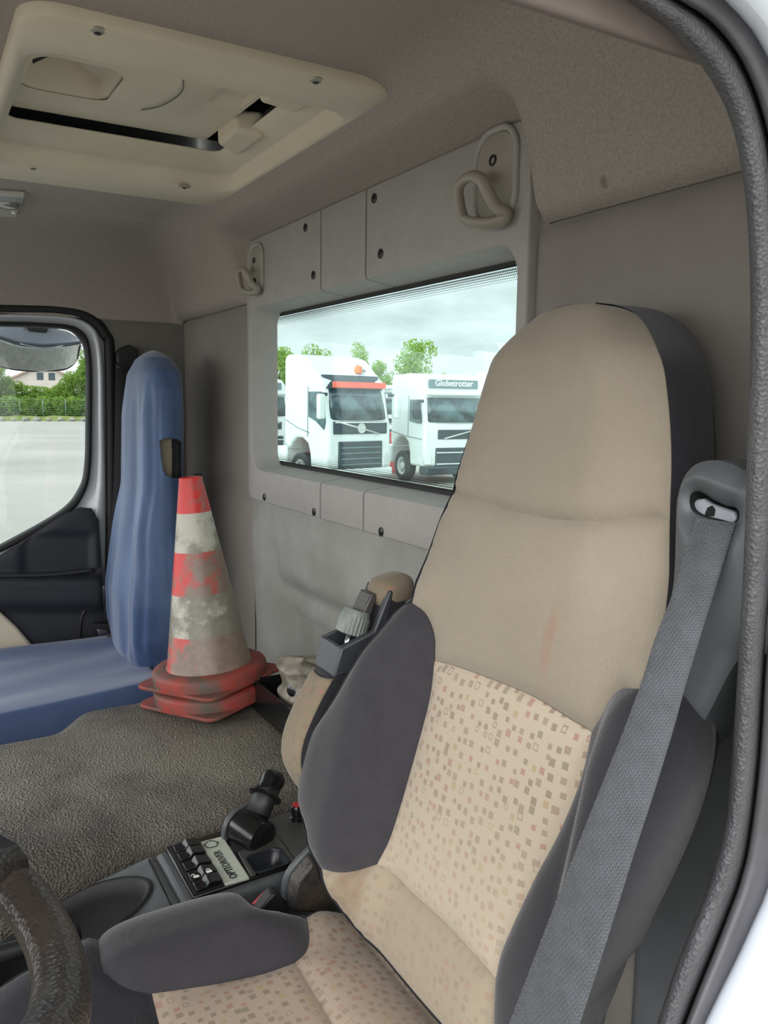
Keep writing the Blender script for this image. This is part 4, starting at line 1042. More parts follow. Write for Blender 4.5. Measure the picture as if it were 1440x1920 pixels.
# cushion
def Gc(x, y):
    z = 1.658
    z += .036*sm(.86, .93, x)*(1-sm(-.34, -.42, y)*.7)*sm(.05, -.10, y)
    z -= min(.08, 7*max(0, x-.955)**2)
    z += .030*(1-sm(.545, .60, x))
    z -= .06*sm(-.12, .10, y)
    z -= .02*sm(-.40, -.50, y)
    return z
def HC(px, py):
    p = hit(px, py, 2, Gc, 1.66); return (p[0], p[1])
def seamc(pts, step=.006): return [(v.x, v.y) for v in spline([(*HC(*p), 0) for p in pts], step)]
SG = lambda a, b: (a, b, Gc(a, b))
c_in = seamc([(183, 1762), (188, 1795), (206, 1828), (240, 1852), (285, 1862)])
c_in2 = seamc([(285, 1862), (360, 1851), (430, 1839), (500, 1822), (553, 1803)])
c_in3 = seamc([(553, 1803), (574, 1783), (581, 1755), (575, 1718)])
c_out = seamc([(575, 1718), (520, 1708), (470, 1692), (420, 1686), (350, 1692), (290, 1706), (240, 1728), (183, 1762)])
cb = HC(560, 1716)
patch('cushion_bolster', c_in+c_in2[1:]+c_in3[1:]+c_out[1:-1], SG, MT['darkfab'], ds, .008, .012, .02, rim=.003)
f_out = seamc([(183, 1762), (120, 1785), (60, 1812), (0, 1850), (-60, 1900)])
fr = c_in+[(HC(300, 1925)), (HC(330, 2050)), (.60, -.02), (.60, .02), f_out[-1]]+f_out[::-1][1:-1]
patch('cushion_front', fr, SG, MT['darkfab2'], ds, .008, .008, .02, rim=.003)
mf = HC(640, 1945)
pc = c_in2+[mf, HC(700, 2050), HC(330, 2050), HC(300, 1925)]
patch('cushion_centre', pc, SG, MT['patC'], ds, .008, .006, .014, rim=.002)
rr_ = seamc([(575, 1718), (600, 1706), (632, 1708)])
rear = c_in3+rr_[1:]+[(.925, -.50), (XC-.15, -.50), (XC-.15, -.36), HC(700, 2050), mf]
patch('cushion_rear', rear, SG, MT['patC'], ds, .008, .006, .014, rim=.002)
# cushion side skirt
edge = [f_out[-1]]+f_out[::-1][1:]+c_out[::-1][1:]+rr_[1:]+[(.93, -.50)]
edge = [(v.x, v.y) for v in resample([Vector((*p, 0)) for p in edge], 90)]
vs_ = []; fs = []
for x, y in edge:
    z = Gc(x, y); vs_ += [(x, y, z), (x+.012, y, z-.02), (x+.014, y, z-.06), (x+.0, y, z-.12), (x-.1, y, z-.13)]
for i in range(len(edge)-1):
    for j in range(4): fs.append((i*5+j, i*5+j+1, (i+1)*5+j+1, (i+1)*5+j))
fixn(mk('cushion_skirt', vs_, fs, MT['darkfab2'], ds))
box('seat_base', (XC-.2, -.48, 1.05), (XC+.18, .0, 1.56), MT['black'], ds, .02)
# recliner bracket and rubber gaiter beside the seat
gx = 1.0
o = tube('recliner_arm', spline([tuple(P(x, y, 0, 1.02)) for x, y in [(592, 1590), (575, 1605), (553, 1628), (541, 1650), (538, 1678), (530, 1705)]], .01), [.010]*0 or .0105, MT['tower'], ds, 12, sx=.6)
ga_ = [Vector(P(x, y, 0, .985)) for x, y in [(590, 1612), (575, 1630), (556, 1655), (548, 1690), (546, 1712), (620, 1715), (650, 1700), (610, 1660), (600, 1625)]]
prism('recliner_cover', [tuple(v) for v in ga_], (.025, 0, 0), mat('scuffed_black_cover', c8(44, 44, 44), .5, bump=('noise', 60, .7, .006), var=(20, .12), col2=c8(70, 60, 50)), ds, .006)
# buckle
bk = thing('belt_buckle', 'black seat belt buckle with red release button at the cushion edge', 'buckle', tuple(P(510, 1690, 0, 1.03)))
u_ = [Vector(P(x, y, 0, 1.03)) for x, y in [(468, 1700), (501, 1662), (509, 1660), (532, 1682), (520, 1715), (470, 1712)]]
prism('buckle_body', [tuple(v) for v in u_], (-.022, 0, 0), MT['black'], bk, .003)
u_ = [Vector(P(x, y, 0, 1.032)) for x, y in [(470, 1694), (500, 1664), (508, 1670), (490, 1696)]]
prism('release_button', [tuple(v) for v in u_], (-.008, 0, .0), MT['redpl'], bk, .002)

# ---------------------------------------------------------------- armrest (folded up)
ar = thing('folded_armrest', 'armrest folded upright beside the driver backrest, worn patterned pad with black end', 'armrest', (1.0, -.5, 1.85))
AX1, AX0 = 1.048, .985
def AP(px, py, x=AX1): return Vector(P(px, py, 0, x))
# profile of the outboard face, in the plane x = AX1, given front edge
fe = [AP(x, y) for x, y in [(583, 1250), (560, 1292), (538, 1340), (527, 1375), (525, 1405), (532, 1430), (548, 1455), (566, 1474)]]
be = [v+Vector((0, -.062, .02)) for v in fe]
fe = resample(spline(fe, .01), 30); 
vs_ = []; nx = 12
def cross(i, k):
    t_ = i/29; s_ = k/nx
    f_ = fe[i]; x = AX1-(AX1-AX0)*s_
    bul = .006*math.sin(s_*math.pi)
    return Vector((x, f_.y+bul*.9-0.004*abs(2*s_-1)**6, f_.z-bul*.3))
vs_ = [cross(i, k) for i in range(30) for k in range(nx+1)]
fs = [(i*(nx+1)+k, i*(nx+1)+k+1, (i+1)*(nx+1)+k+1, (i+1)*(nx+1)+k) for i in range(29) for k in range(nx)]
pp = mk('patterned_pad', vs_, fs, MT['patD'], ar); fixn(pp); solid(pp, .012, -1)
# side body from front edge back
sd_ = [Vector((AX0+.0, v.y-.002, v.z)) for v in fe]
bk_ = [Vector((AX0, v.y-.075+.03*max(0, (i-18)/11), v.z+.025)) for i, v in enumerate(fe)]
vs_ = []
for s_, b in zip(sd_, bk_): vs_ += [s_, b, s_+Vector((AX1-AX0-.006, 0, 0)), b+Vector((AX1-AX0-.006, 0, 0))]
fs = []
for i in range(29):
    a = i*4; b = a+4; fs += [(a, b, b+1, a+1), (a+1, b+1, b+3, a+3), (a+3, b+3, b+2, a+2), (a+2, b+2, b, a)]
fs += [(0, 1, 3, 2), (116, 118, 119, 117)]
o = mk('side_fabric', vs_, fs, MT['darkfab2'], ar); fixn(o); bev(o, .008, 3, 50)
# black plastic end with adjuster opening
def A0(px, py): return Vector(P(px, py, 0, AX0-.002))
plf = [A0(*c) for c in [(627, 1272), (641, 1215), (702, 1184), (715, 1150), (731, 1107), (741, 1107), (716, 1212), (688, 1250)]]
prism('end_cap_side', [tuple(v) for v in plf], (.012, 0, 0), MT['armpl'], ar, .003)
plg = [Vector((AX1+.002, v.y, v.z)) for v in plf[:4]]+[Vector((AX1+.002, plf[4].y, plf[4].z)), Vector((AX1+.002, plf[5].y, plf[5].z)), Vector((AX1+.002, plf[6].y, plf[6].z)), Vector((AX1+.002, plf[7].y, plf[7].z))]
prism('end_cap_side', [tuple(v) for v in plg], (-.006, 0, 0), MT['armpl'], ar, .002)
a0, a1 = plf[0], plf[1]
w_ = AX1-AX0+.004
hexa('end_cap_front', [a0+Vector((0, .0, 0)), a0+Vector((0, -.006, .002)), a1, a1+Vector((0, -.006, .0)), a0+Vector((w_, 0, 0)), a0+Vector((w_, -.006, .002)), a1+Vector((w_, 0, 0)), a1+Vector((w_, -.006, 0))], MT['armpl'], ar, .0025)
c2_ = plf[6]; c1_ = plf[2]
hexa('end_cap_floor', [a0+Vector((.004, -.01, .01)), a0+Vector((.004, -.012, .006)), c2_+Vector((.004, 0, -.02)), c2_+Vector((.004, -.004, -.026)), a0+Vector((w_-.004, -.01, .01)), a0+Vector((w_-.004, -.012, .006)), c2_+Vector((w_-.004, 0, -.02)), c2_+Vector((w_-.004, -.004, -.026))], MT['gloss'], ar, 0)
# inner bracket and dirty pad top
br = [Vector((AX1-.008, v.y, v.z)) for v in [A0(690, 1165), A0(712, 1118), A0(724, 1122), A0(705, 1180)]]
prism('hinge_bracket', [tuple(v) for v in br], (-.035, 0, 0), MT['consdark'], ar, .003)
tp = []
cc = Vector(P(728, 1105, 0, 1.015))
def tpF(u, v):
    th = 2*math.pi*u; ph = math.pi*(v-.5)
    ex = lambda c: math.copysign(abs(c)**.7, c)
    return cc+Vector((.034*ex(math.cos(th))*ex(math.cos(ph)), .030*ex(math.sin(th))*ex(math.cos(ph))-.004, .022*ex(math.sin(ph))-.5*.034*ex(math.sin(th))*ex(math.cos(ph))*.3))
o = grid('pad_end', 32, 16, tpF, MT['patD'], ar); fixn(o)
ts = [A0(741, 1107), A0(765, 1118), A0(768, 1135), A0(745, 1175), A0(716, 1212), A0(688, 1250), A0(640, 1330), A0(610, 1400), A0(640, 1400), A0(700, 1280), A0(778, 1150), A0(775, 1120)]
ts = [A0(731, 1112), A0(752, 1106), A0(766, 1118), A0(764, 1145), A0(745, 1185), A0(700, 1262), A0(668, 1285), A0(690, 1235), A0(716, 1190)]
prism('upper_side_fabric', [tuple(v) for v in ts], (.05, 0, 0), MT['darkfab2'], ar, .008, 3)
# knurled knob on its threaded stem
kc = Vector(P(663, 1168, 0, 1.016)); kd = (Vector(P(672, 1138, 0, 1.016))-Vector(P(653, 1200, 0, 1.016))).normalized()
kn = thing('adjuster_knob', 'grey ribbed height adjuster knob in the armrest end', 'knob', tuple(kc))
vs_ = []; n = 96
for r, z in ((.016, -.017), (.0225, -.015), (.0225, .010), (.021, .012), (.0205, .016), (.018, .020), (.006, .0205)):
    for k in range(n):
        th = 2*math.pi*k/n; rr = r-(.0014 if (k//2) % 2 and -.016 < z < .011 else 0); vs_.append((rr*math.cos(th), rr*math.sin(th), z))
qd = Vector((0, 0, 1)).rotation_difference(kd); vs_ = [kc+qd @ Vector(v) for v in vs_]
fs = [(l*n+k, l*n+(k+1) % n, (l+1)*n+(k+1) % n, (l+1)*n+k) for l in range(6) for k in range(n)]+[tuple(6*n+k for k in range(n)), tuple(range(n-1, -1, -1))]
o = mk('knob_grip', vs_, fs, MT['knob'], kn); fixn(o); sharp(o, 40)
tube('threaded_stem', [kc-kd*.045, kc-kd*.014], .005, MT['metal'], kn, 12)

# ================================================================ BELT GUIDE AND BELT
tw = thing('belt_guide', 'tall grey plastic belt guide at the door side of the driver seat', 'seat belt guide', (.47, -.65, 2.0))
TY = -.60
def TP(px, py, y=TY): return Vector(P(px, py, 1, y))
outb = [TP(*c) for c in [(1268, 960), (1271, 930), (1280, 900), (1295, 878), (1315, 866), (1345, 863), (1375, 871), (1400, 884), (1440, 900), (1450, 1200), (1386, 1235), (1330, 1335), (1288, 1412), (1262, 1400), (1215, 1500), (1210, 1400), (1235, 1200), (1262, 1100)]]
ob2 = spline([tuple(v) for v in outb], .008, True)
hl = [TP(*c) for c in [(1296, 938), (1299, 926), (1308, 921), (1322, 926), (1340, 938), (1362, 948), (1380, 952), (1386, 962), (1384, 974), (1372, 980), (1345, 974), (1316, 966), (1300, 955)]]
hl = [(v.x, v.z) for v in spline([tuple(v) for v in hl], .003, True)]
ob2p = [(v.x, v.z) for v in ob2]
def twF(a, b):
    # rolled edge: fall away to the rear towards the outline
    return (a, TY+.0, b)
o = patch('guide_shell', ob2p, twF, MT['tower'], tw, .005, .016, .012, flip=True, holes=[hl]); 
n = len(ob2p); cx = sum(p[0] for p in ob2p)/n
vs_ = [(x, TY, z) for x, z in ob2p]+[(x, TY-.05, z) for x, z in ob2p]
fixn(mk('guide_side', vs_, [(i, (i+1) % n, (i+1) % n+n, i+n) for i in range(n)], MT['tower'], tw))
n = len(hl)
vs_ = [(x, TY+.002, z) for x, z in hl]+[(x, TY-.018, z) for x, z in hl]
fixn(mk('slot_wall', vs_, [(i, (i+1) % n, (i+1) % n+n, i+n) for i in range(n)]+[tuple(range(n, 2*n))], MT['void'], tw))
gd = [TP(*c, y=TY-.012) for c in [(1304, 962), (1306, 948), (1316, 936), (1330, 934), (1345, 944), (1386, 958), (1392, 972), (1385, 985), (1340, 985)]]
prism('belt_ring', [tuple(v) for v in gd], (0, .008, 0), mat('grey_guide_ring', c8(150, 152, 160), .3, bump=('noise', 300, .1, .0005)), tw, .002)
nt_ = [TP(*c, y=TY-.003) for c in [(1320, 968), (1326, 952), (1334, 948), (1340, 955), (1338, 968)]]
prism('ring_notch', [tuple(v) for v in nt_], (0, -.002, 0), MT['void'], tw, .0)
# the lower belt cover between guide and seat base
lw = [TP(*c, y=-.575) for c in [(1262, 1372), (1276, 1385), (1288, 1412), (1286, 1480), (1262, 1560), (1235, 1660), (1190, 1780), (1120, 1930), (1040, 1930), (1100, 1700), (1150, 1560), (1200, 1430)]]
prism('lower_cover', [tuple(v) for v in spline([tuple(v) for v in lw], .01, True)], (0, .05, 0), MT['darkfab2'], ds, .006)
# belt webbing
L1 = [(1306, 972), (1281, 1050), (1256, 1130), (1228, 1200), (1203, 1280), (1170, 1370), (1130, 1470), (1090, 1570), (1040, 1700), (990, 1830), (940, 1960), (900, 2070)]
R1 = [(1380, 980), (1358, 1050), (1330, 1140), (1305, 1220), (1284, 1290), (1262, 1370), (1225, 1490), (1195, 1580), (1160, 1690), (1122, 1810), (1078, 1945), (1040, 2070)]
xl = [(0, .475), (.15, .468), (.4, .455), (.6, .452), (.8, .455), (1, .46)]
xr = [(0, .438), (.15, .436), (.4, .424), (.6, .412), (.8, .402), (1, .40)]
nn = len(L1); LL, RR = [], []
for i in range(nn):
    t_ = i/(nn-1)
    LL.append(tuple(P(*L1[i], 0, lerp(t_, xl)))); RR.append(tuple(P(*R1[i], 0, lerp(t_, xr))))
LL = resample(spline(LL, .01), 90); RR = resample(spline(RR, .01), 90)
vs_ = []; fs = []; kk = 8
for a, b in zip(LL, RR):
    for j in range(kk+1):
        s_ = j/kk; p = a.lerp(b, s_); bulge = .0025*math.sin(s_*math.pi)
        vs_.append(p+Vector((-bulge, bulge, 0)))
for i in range(89):
    for j in range(kk): a = i*(kk+1)+j; fs.append((a, a+1, a+kk+2, a+kk+1))
o = mk('seat_belt', vs_, fs, MT['strap']); tag(o, 'wide grey seat belt hanging from the belt guide beside the driver seat', 'seat belt'); solid(o, .0016, 0)

# ================================================================ PASSENGER SEAT
ps = thing('truck_seat', 'far passenger seat under a faded blue fabric cover', 'seat', (2.40, -.35, 1.1))
PX = 2.445
def back_sec(z, k=1.0):
    w = lerp(z, [(1.52, .15), (1.60, .175), (1.68, .205), (1.78, .222), (1.88, .214), (1.98, .190), (2.08, .174), (2.2, .172), (2.32, .168), (2.38, .163), (2.43, .142), (2.465, .095), (2.482, .045), (2.488, .01)])
    yc = lerp(z, [(1.52, -.585), (1.7, -.600), (1.9, -.612), (2.1, -.620), (2.3, -.628), (2.45, -.635)])
    d = lerp(z, [(1.52, .05), (1.62, .080), (1.78, .090), (1.95, .075), (2.1, .062), (2.3, .062), (2.42, .056), (2.465, .038), (2.482, .018), (2.488, .005)])
    return w*k, yc, d*k
nth, nz_ = 220, 300
def psF(u, v, k=1.0):
    z = 1.52+(2.488-1.52)*(1-(1-v)**1.15)
    w, yc, d = back_sec(z, k); th = 2*math.pi*u
    c, s = math.cos(th), math.sin(th); e = .62
    x = math.copysign(abs(c)**e, c)*w; y = math.copysign(abs(s)**e, s)*d
    # side bolsters thrust forward
    if s > 0:
        bol = sm(1.58, 1.70, z)*(1-sm(1.95, 2.15, z)); y += .022*bol*abs(c)**2*sm(0, .3, s)
    if k == 1.0:
        fold = .006*math.sin(th*7+z*2.2)+.0025*math.sin(th*15+1.3+z*4)
        fold *= sm(1.56, 1.7, z)*(1-sm(2.30, 2.42, z)); y += fold; x += fold*.6*math.copysign(1, c)
    return (PX+x, yc+y, z)
HP = [(300, 826), (312, 821), (332, 823), (345, 832), (350, 852), (349, 880), (342, 896), (325, 897), (310, 890), (303, 865)]
vs_ = [psF(i/nth, j/nz_) for j in range(nz_+1) for i in range(nth)]
fs = []
hpA = HP
pts = []
for j in range(nz_):
    for i in range(nth):
        q = (j*nth+i, j*nth+(i+1) % nth, (j+1)*nth+(i+1) % nth, (j+1)*nth+i)
        c = np.mean([vs_[k] for k in q], axis=0)
        if c[0] < PX+.05 and c[1] > -.68:
            uv = V2(c)
            if 295 < uv[0] < 352 and 815 < uv[1] < 900 and inside(HP, np.array([uv]))[0]: continue
        fs.append(q)
fs.append(tuple(range(nth-1, -1, -1)))
o = mk('blue_cover', vs_, fs, MT['blue'], ps); fixn(o); solid(o, .003, 1); o['label'] = 'blue cover over the backrest with a hole at its side'
vs_ = [psF(i/nth, j/60, .88) for j in range(61) for i in range(nth)]
fs = [(j*nth+i, j*nth+(i+1) % nth, (j+1)*nth+(i+1) % nth, (j+1)*nth+i) for j in range(60) for i in range(nth)]
o = mk('backrest', vs_, fs, [MT['darkfab2'], MT['beigefab']], ps); fixn(o)
for pl_ in o.data.polygons:
    cpt = o.location+Vector(pl_.center)+ps.location
    if V2(cpt)[0] < 322 and cpt.x > 2.0: pl_.material_index = 1
# side strap tab
box('strap_tab', (2.20, -.70, 2.10), (2.215, -.675, 2.15), MT['black'], ps, .003)
# cushion
def cuF(u, v):
    # top grid wrapped down at the edges, u across x, v along y
    a = (u-.5)*2; b = v
    x = 2.375+.295*math.copysign(abs(a)**.85, a)-(.11*b*min(1, -a*1.5) if a < 0 else 0)
    y = -.56+.72*b
    z = 1.600-.10*max(0, abs(a)-.80)**2/.04*1.0-.010*math.cos(a*2)*0
    z -= .03*sm(.75, 1.0, b)
    z += .010*sm(.35, .75, abs(a))-.012*sm(0, .25, 1-b)*0
    z += .0012*math.sin(x*40+y*14)
    return (x, y, z)
o = grid('seat_cover', 80, 80, cuF, MT['blue2'], ps); solid(o, .004, -1)
box('cushion_base', (2.10, -.56, 1.30), (PX+.24, .14, 1.50), MT['darkfab2'], ps, .02)
vs_ = []
# hem of the cover over the inner edge
for i in range(61):
    y = -.55+.70*i/60
    for dx, dz in ((0, 0), (-.020, -.025), (-.026, -.055), (-.02, -.085+.006*math.sin(i*.8))):
        vs_.append((2.375-.297+dx-.11*(y+.56)/.72, y, 1.500+.0+dz+.0))
fs = [(i*4+j, i*4+j+1, (i+1)*4+j+1, (i+1)*4+j) for i in range(60) for j in range(3)]
o = mk('cover_hem', vs_, fs, MT['blue2'], ps); solid(o, .003)

# passenger belt: strap, anchor, buckle tongue
pb = thing('passenger_seat_belt', 'black seat belt hanging down behind the blue covered seat', 'seat belt', (2.68, -.62, 2.0))
sl_ = [(222, 690), (221, 800), (219, 900), (213, 1000), (206, 1090), (196, 1180)]
sr_ = [(250, 690), (250, 800), (250, 900), (248, 1000), (244, 1090), (236, 1182)]
vs_ = []
for (a, b), (c, d) in zip(sl_, sr_): vs_ += [tuple(P(a-6, b, 0, 2.70)), tuple(P(c, d, 0, 2.69))]
o = mk('belt_strap', vs_, [(i*2, i*2+1, i*2+3, i*2+2) for i in range(5)], MT['strapdk'], pb); solid(o, .002)
an = P(238, 662, 0, 2.73)
prism('belt_anchor', [tuple(P(x, y, 0, 2.71)) for x, y in [(220, 680), (219, 664), (228, 651), (244, 646), (258, 656), (262, 690), (240, 700)]], (.035, 0, 0), MT['black'], pb, .006, 3)
prism('tongue_grip', [tuple(P(x, y, 0, 2.66)) for x, y in [(175, 1172), (192, 1168), (220, 1172), (218, 1186), (210, 1190), (184, 1187)]], (.02, 0, 0), MT['black'], pb, .004)
to = [tuple(P(x, y, 0, 2.652)) for x, y in [(182, 1180), (203, 1181), (201, 1198), (200, 1208), (188, 1207), (186, 1196)]]
prism('tongue_plate', to, (.004, 0, 0), MT['metal'], pb, .001)
prism('tongue_slot', [tuple(P(x, y, 0, 2.651)) for x, y in [(189, 1190), (197, 1190), (196, 1196), (190, 1196)]], (.001, 0, 0), MT['void'], pb, 0)
o = tube('retractor_hose', spline([tuple(P(x, y, 0, 2.6)) for x, y in [(205, 1190), (215, 1200), (222, 1215), (228, 1230)]], .01), .02, MT['black'], pb, 10)

# ================================================================ TRAFFIC CONES
def cone(label, loc, rot, body, grp='stacked traffic cones on the engine cover'):
    c = thing('traffic_cone', label, 'traffic cone', loc, rot, grp, local=True)
    H0 = .035
    lathe('cone_body', [(.100, H0), (.094, H0+.01), (.026, .462), (.026, .468), (.021, .468), (.021, .40)] if body else [(.100, H0-.01), (.094, H0)], MT['cone'], c, 64)
    lathe('cone_step', [(.128, .004), (.130, .028), (.127, .034), (.120, .038), (.092, .039)], MT['conebase'], c, 64)
    fl = [Vector((x, y, 0)) for x, y in rrect(-.123, -.123, .123, .123, .03, 5)]
    rz = Matrix.Rotation(math.radians(27), 3, 'Z')
    prism('base_flange', [tuple(rz @ v) for v in fl], (0, 0, .008), MT['conebase'], c, .002)
    return c
cb_ = Vector((1.785, -.582, 1.662))
tilt = math.radians(-4.2)
rot = (tilt, math.radians(2), 0)
Rm = Matrix.Rotation(tilt, 3, 'X')
cone('lower dirty red cone base showing beneath the striped cone, resting on the vinyl', tuple(cb_+Vector((0, 0, .006))), rot, False)
cone('dirty red and white striped traffic cone leaning beside the blue seat', tuple(cb_+Rm @ Vector((0, 0, .045))+Vector((0, 0, .006))), rot, True)

# ================================================================ BLACK TRAY AND DUSTY CONTAINER
tr = thing('storage_tray', 'open black metal tray behind the engine cover, half hidden by the armrest', 'tray', (1.6, -.72, 1.6))
bx0, bx1, by0, by1, bz0, bz1 = 1.34, 1.692, -.79, -.645, 1.660, 1.730
t_ = .003
for a, b in (((bx0, by1-t_, bz0), (bx1, by1, bz1)), ((bx0, by0, bz0), (bx1, by0+t_, bz1)), ((bx0, by0+t_, bz0), (bx0+t_, by1-t_, bz1)), ((bx1-t_, by0+t_, bz0), (bx1, by1-t_, bz1))):
    box('tray_wall', a, b, MT['box'], tr, .001)
box('tray_floor', (bx0+t_, by0+t_, bz0), (bx1-t_, by1-t_, bz0+.003), MT['box'], tr, 0)
dc = Vector(P(566, 1285, 1, -.715))
du = thing('dusty_canister', 'lumpy beige dust covered plastic canister standing in the black tray', 'container', (dc.x, dc.y, bz0+.003))
def duF(u, v):
    th = 2*math.pi*u
    z = bz0+.004+v*.135
    r = lerp(v, [(0, .038), (.25, .040), (.36, .046), (.46, .050), (.52, .042), (.62, .040), (.80, .046), (.9, .052), (.97, .046), (1, .0)])
    e = .5; c, s = math.cos(th), math.sin(th)
    return (dc.x-.012+math.copysign(abs(c)**e, c)*r*1.15, dc.y+math.copysign(abs(s)**e, s)*r*1.0, z+.004*math.sin(3*th))
o = grid('canister_body', 48, 40, duF, MT['dusty'], du); fixn(o)
lathe('dark_cap', [(.014, 0), (.014, .006), (.008, .009)], MT['gloss'], du, 20, (dc.x-.036, dc.y+.035, bz0+.085), (-.5, .8, .2))

# ================================================================ STEERING WHEEL
sw_ = thing('steering_wheel', 'worn dark leather steering wheel rim at the lower left corner', 'steering wheel', (.59, .09, 2.06))
WC = Vector((.59, .09, 2.06)); WR = .20; WT = math.radians(35)
def wpt(a, r=WR, dz=0):
    X = Vector((1, 0, 0)); Y = Vector((0, math.cos(WT), math.sin(WT))); Zn = X.cross(Y)
    return WC+X*math.cos(a)*r+Y*math.sin(a)*r+Zn*dz
tube('wheel_rim', [wpt(2*math.pi*k/96) for k in range(96)], .0178, MT['wheelm'], sw_, 20, closed=True, sx=1.15)
for a in (math.radians(35), math.radians(145), math.radians(-54)):
    tube('wheel_spoke', [wpt(a, .20), wpt(a, .165, -.004), wpt(a, .12, -.012), wpt(a, .06, -.03)], [.024, .017, .014, .018], MT['wheelm'], sw_, 12, sx=1.6)
lathe('wheel_hub', [(.03, -.06), (.08, -.05), (.085, -.02), (.07, -.008), (.01, -.005)], MT['black'], sw_, 32, WC, (wpt(0, 0, 1)-WC))
tube('steering_column', [WC-(wpt(0, 0, 1)-WC)*.05, WC-(wpt(0, 0, 1)-WC)*.30+Vector((0, .2, 0)), Vector((.60, .75, 1.4))], .035, MT['black'], sw_, 16)

# ================================================================ DRIVER DOOR OPENING: seal and body
inner_px = [(1000, -90), (1120, -35), (1200, 18), (1262, 62), (1312, 118), (1348, 172), (1374, 235), (1390, 310), (1402, 420), (1407, 560), (1406, 700), (1401, 820), (1396, 1008), (1384, 1240), (1369, 1467), (1354, 1569), (1319, 1683), (1269, 1807), (1234, 1913), (1180, 2060)]
outer_px = [(1140, -90), (1210, -40), (1266, 0), (1315, 28), (1352, 62), (1388, 112), (1414, 170), (1434, 235), (1450, 330), (1462, 460), (1470, 620), (1470, 800), (1456, 1000), (1434, 1240), (1421, 1435), (1397, 1612), (1365, 1710), (1325, 1812), (1285, 1913), (1235, 2060)]
out2_px = [(1240, -90), (1300, -45), (1350, -5), (1385, 30), (1412, 62), (1440, 112), (1465, 170), (1485, 235), (1500, 330), (1512, 460), (1520, 620), (1516, 800), (1500, 1000), (1486, 1240), (1474, 1480), (1446, 1640), (1412, 1725), (1372, 1812), (1322, 1913), (1262, 2060)]
out3_px = [(x+200, y-150 if y < 400 else y+(0 if y < 1500 else 60)) for x, y in out2_px]
def dloft(name, rows, m, prof=None):
    vs_ = []; fs = []
    lens = []
    rows3 = []
    for px, xx in rows:
        pp_ = [Vector(P(a, b, 0, xx)) for a, b in px]
        pp_ = [pp_[0]+Vector((0, .9, .005)), pp_[0]+Vector((0, .35, .005))]+pp_      # the seal runs on forward over the door opening
        rows3.append([Vector(v) for v in resample(spline(pp_, .02), 220)])
    k = len(rows)
    for i in range(220):
        for r in rows3: vs_.append(r[i])
    for i in range(219):
        for j in range(k-1): fs.append((i*k+j, i*k+j+1, (i+1)*k+j+1, (i+1)*k+j))
    return mk(name, vs_, fs, m)
def mixpx(a, b, t): return [(p[0]+(q[0]-p[0])*t, p[1]+(q[1]-p[1])*t) for p, q in zip(a, b)]
o = dloft('trim_14', [(inner_px, .435), (inner_px, .412), (mixpx(inner_px, outer_px, .2), .400), (mixpx(inner_px, outer_px, .5), .394), (mixpx(inner_px, outer_px, .8), .398), (mixpx(inner_px, outer_px, .97), .406), (outer_px, .414)], MT['seal']); fixn(o); st(o); o.name = 'trim_door_seal_driver'
o = dloft('trim_15', [(outer_px, .414), (mixpx(outer_px, out2_px, .12), .396), (mixpx(outer_px, out2_px, .5), .390), (out2_px, .395), (mixpx(out2_px, out3_px, .02), .40)], MT['sealout']); fixn(o); st(o); o.name = 'trim_seal_lip_driver'
o = dloft('trim_16', [(mixpx(out2_px, out3_px, .0), .398), (mixpx(out2_px, out3_px, .12), .375), (mixpx(out2_px, out3_px, .5), .36), (out3_px, .36)], MT['paintout']); fixn(o); st(o); o.name = 'trim_body_flange_driver'
st(box('trim_19', (.34, -.90, 2.66), (.425, 1.4, 2.99), MT['paintout'], None, .02, 3))
# B pillar between the seal and the rear wall (faces the cabin)
st(box('trim_17', (.36, -.88, 1.0), (.398, -.62, 2.62), MT['lowfab'], None, .006))

# ================================================================ OUTSIDE
GZ = -.20
def gq(n): return None
yard = grid('yard_ground', 40, 40, lambda u, v: (-60+u*330, -260+v*420, GZ), MT['ground']); st(yard); yard.name = 'floor_yard'
def polar(px, dep, z=GZ):
    d = ray(px, 754); d = d/(d@_f); p = CAM+d*dep; return Vector((p[0], p[1], z))
def leafblob(name, blobs, nleaf, size, m, parent=None, seed=1):
    rnd = random.Random(seed); vs_ = []; fs = []
    tot = sum(b[3]*b[4] for b in blobs)
    for cx, cy, cz, rx, rz in blobs:
        for _ in range(int(nleaf*rx*rz/tot)):
            while True:
                a, b, c = rnd.uniform(-1, 1), rnd.uniform(-1, 1), rnd.uniform(-1, 1); q = a*a+b*b+c*c
                if .2 < q < 1: break
            p = Vector((cx+a*rx, cy+b*rx, cz+c*rz)); s = size*rnd.uniform(.6, 1.3)
            n1 = Vector((rnd.gauss(0, 1), rnd.gauss(0, 1), rnd.gauss(0, 1))).normalized(); n2 = n1.orthogonal().normalized(); n3 = n1.cross(n2)
            k = len(vs_); vs_ += [p-n2*s*.5, p+n3*s*.35, p+n2*s*.5, p-n3*s*.35]; fs.append((k, k+1, k+2, k+3))
    return mk(name, vs_, fs, m, parent, False)
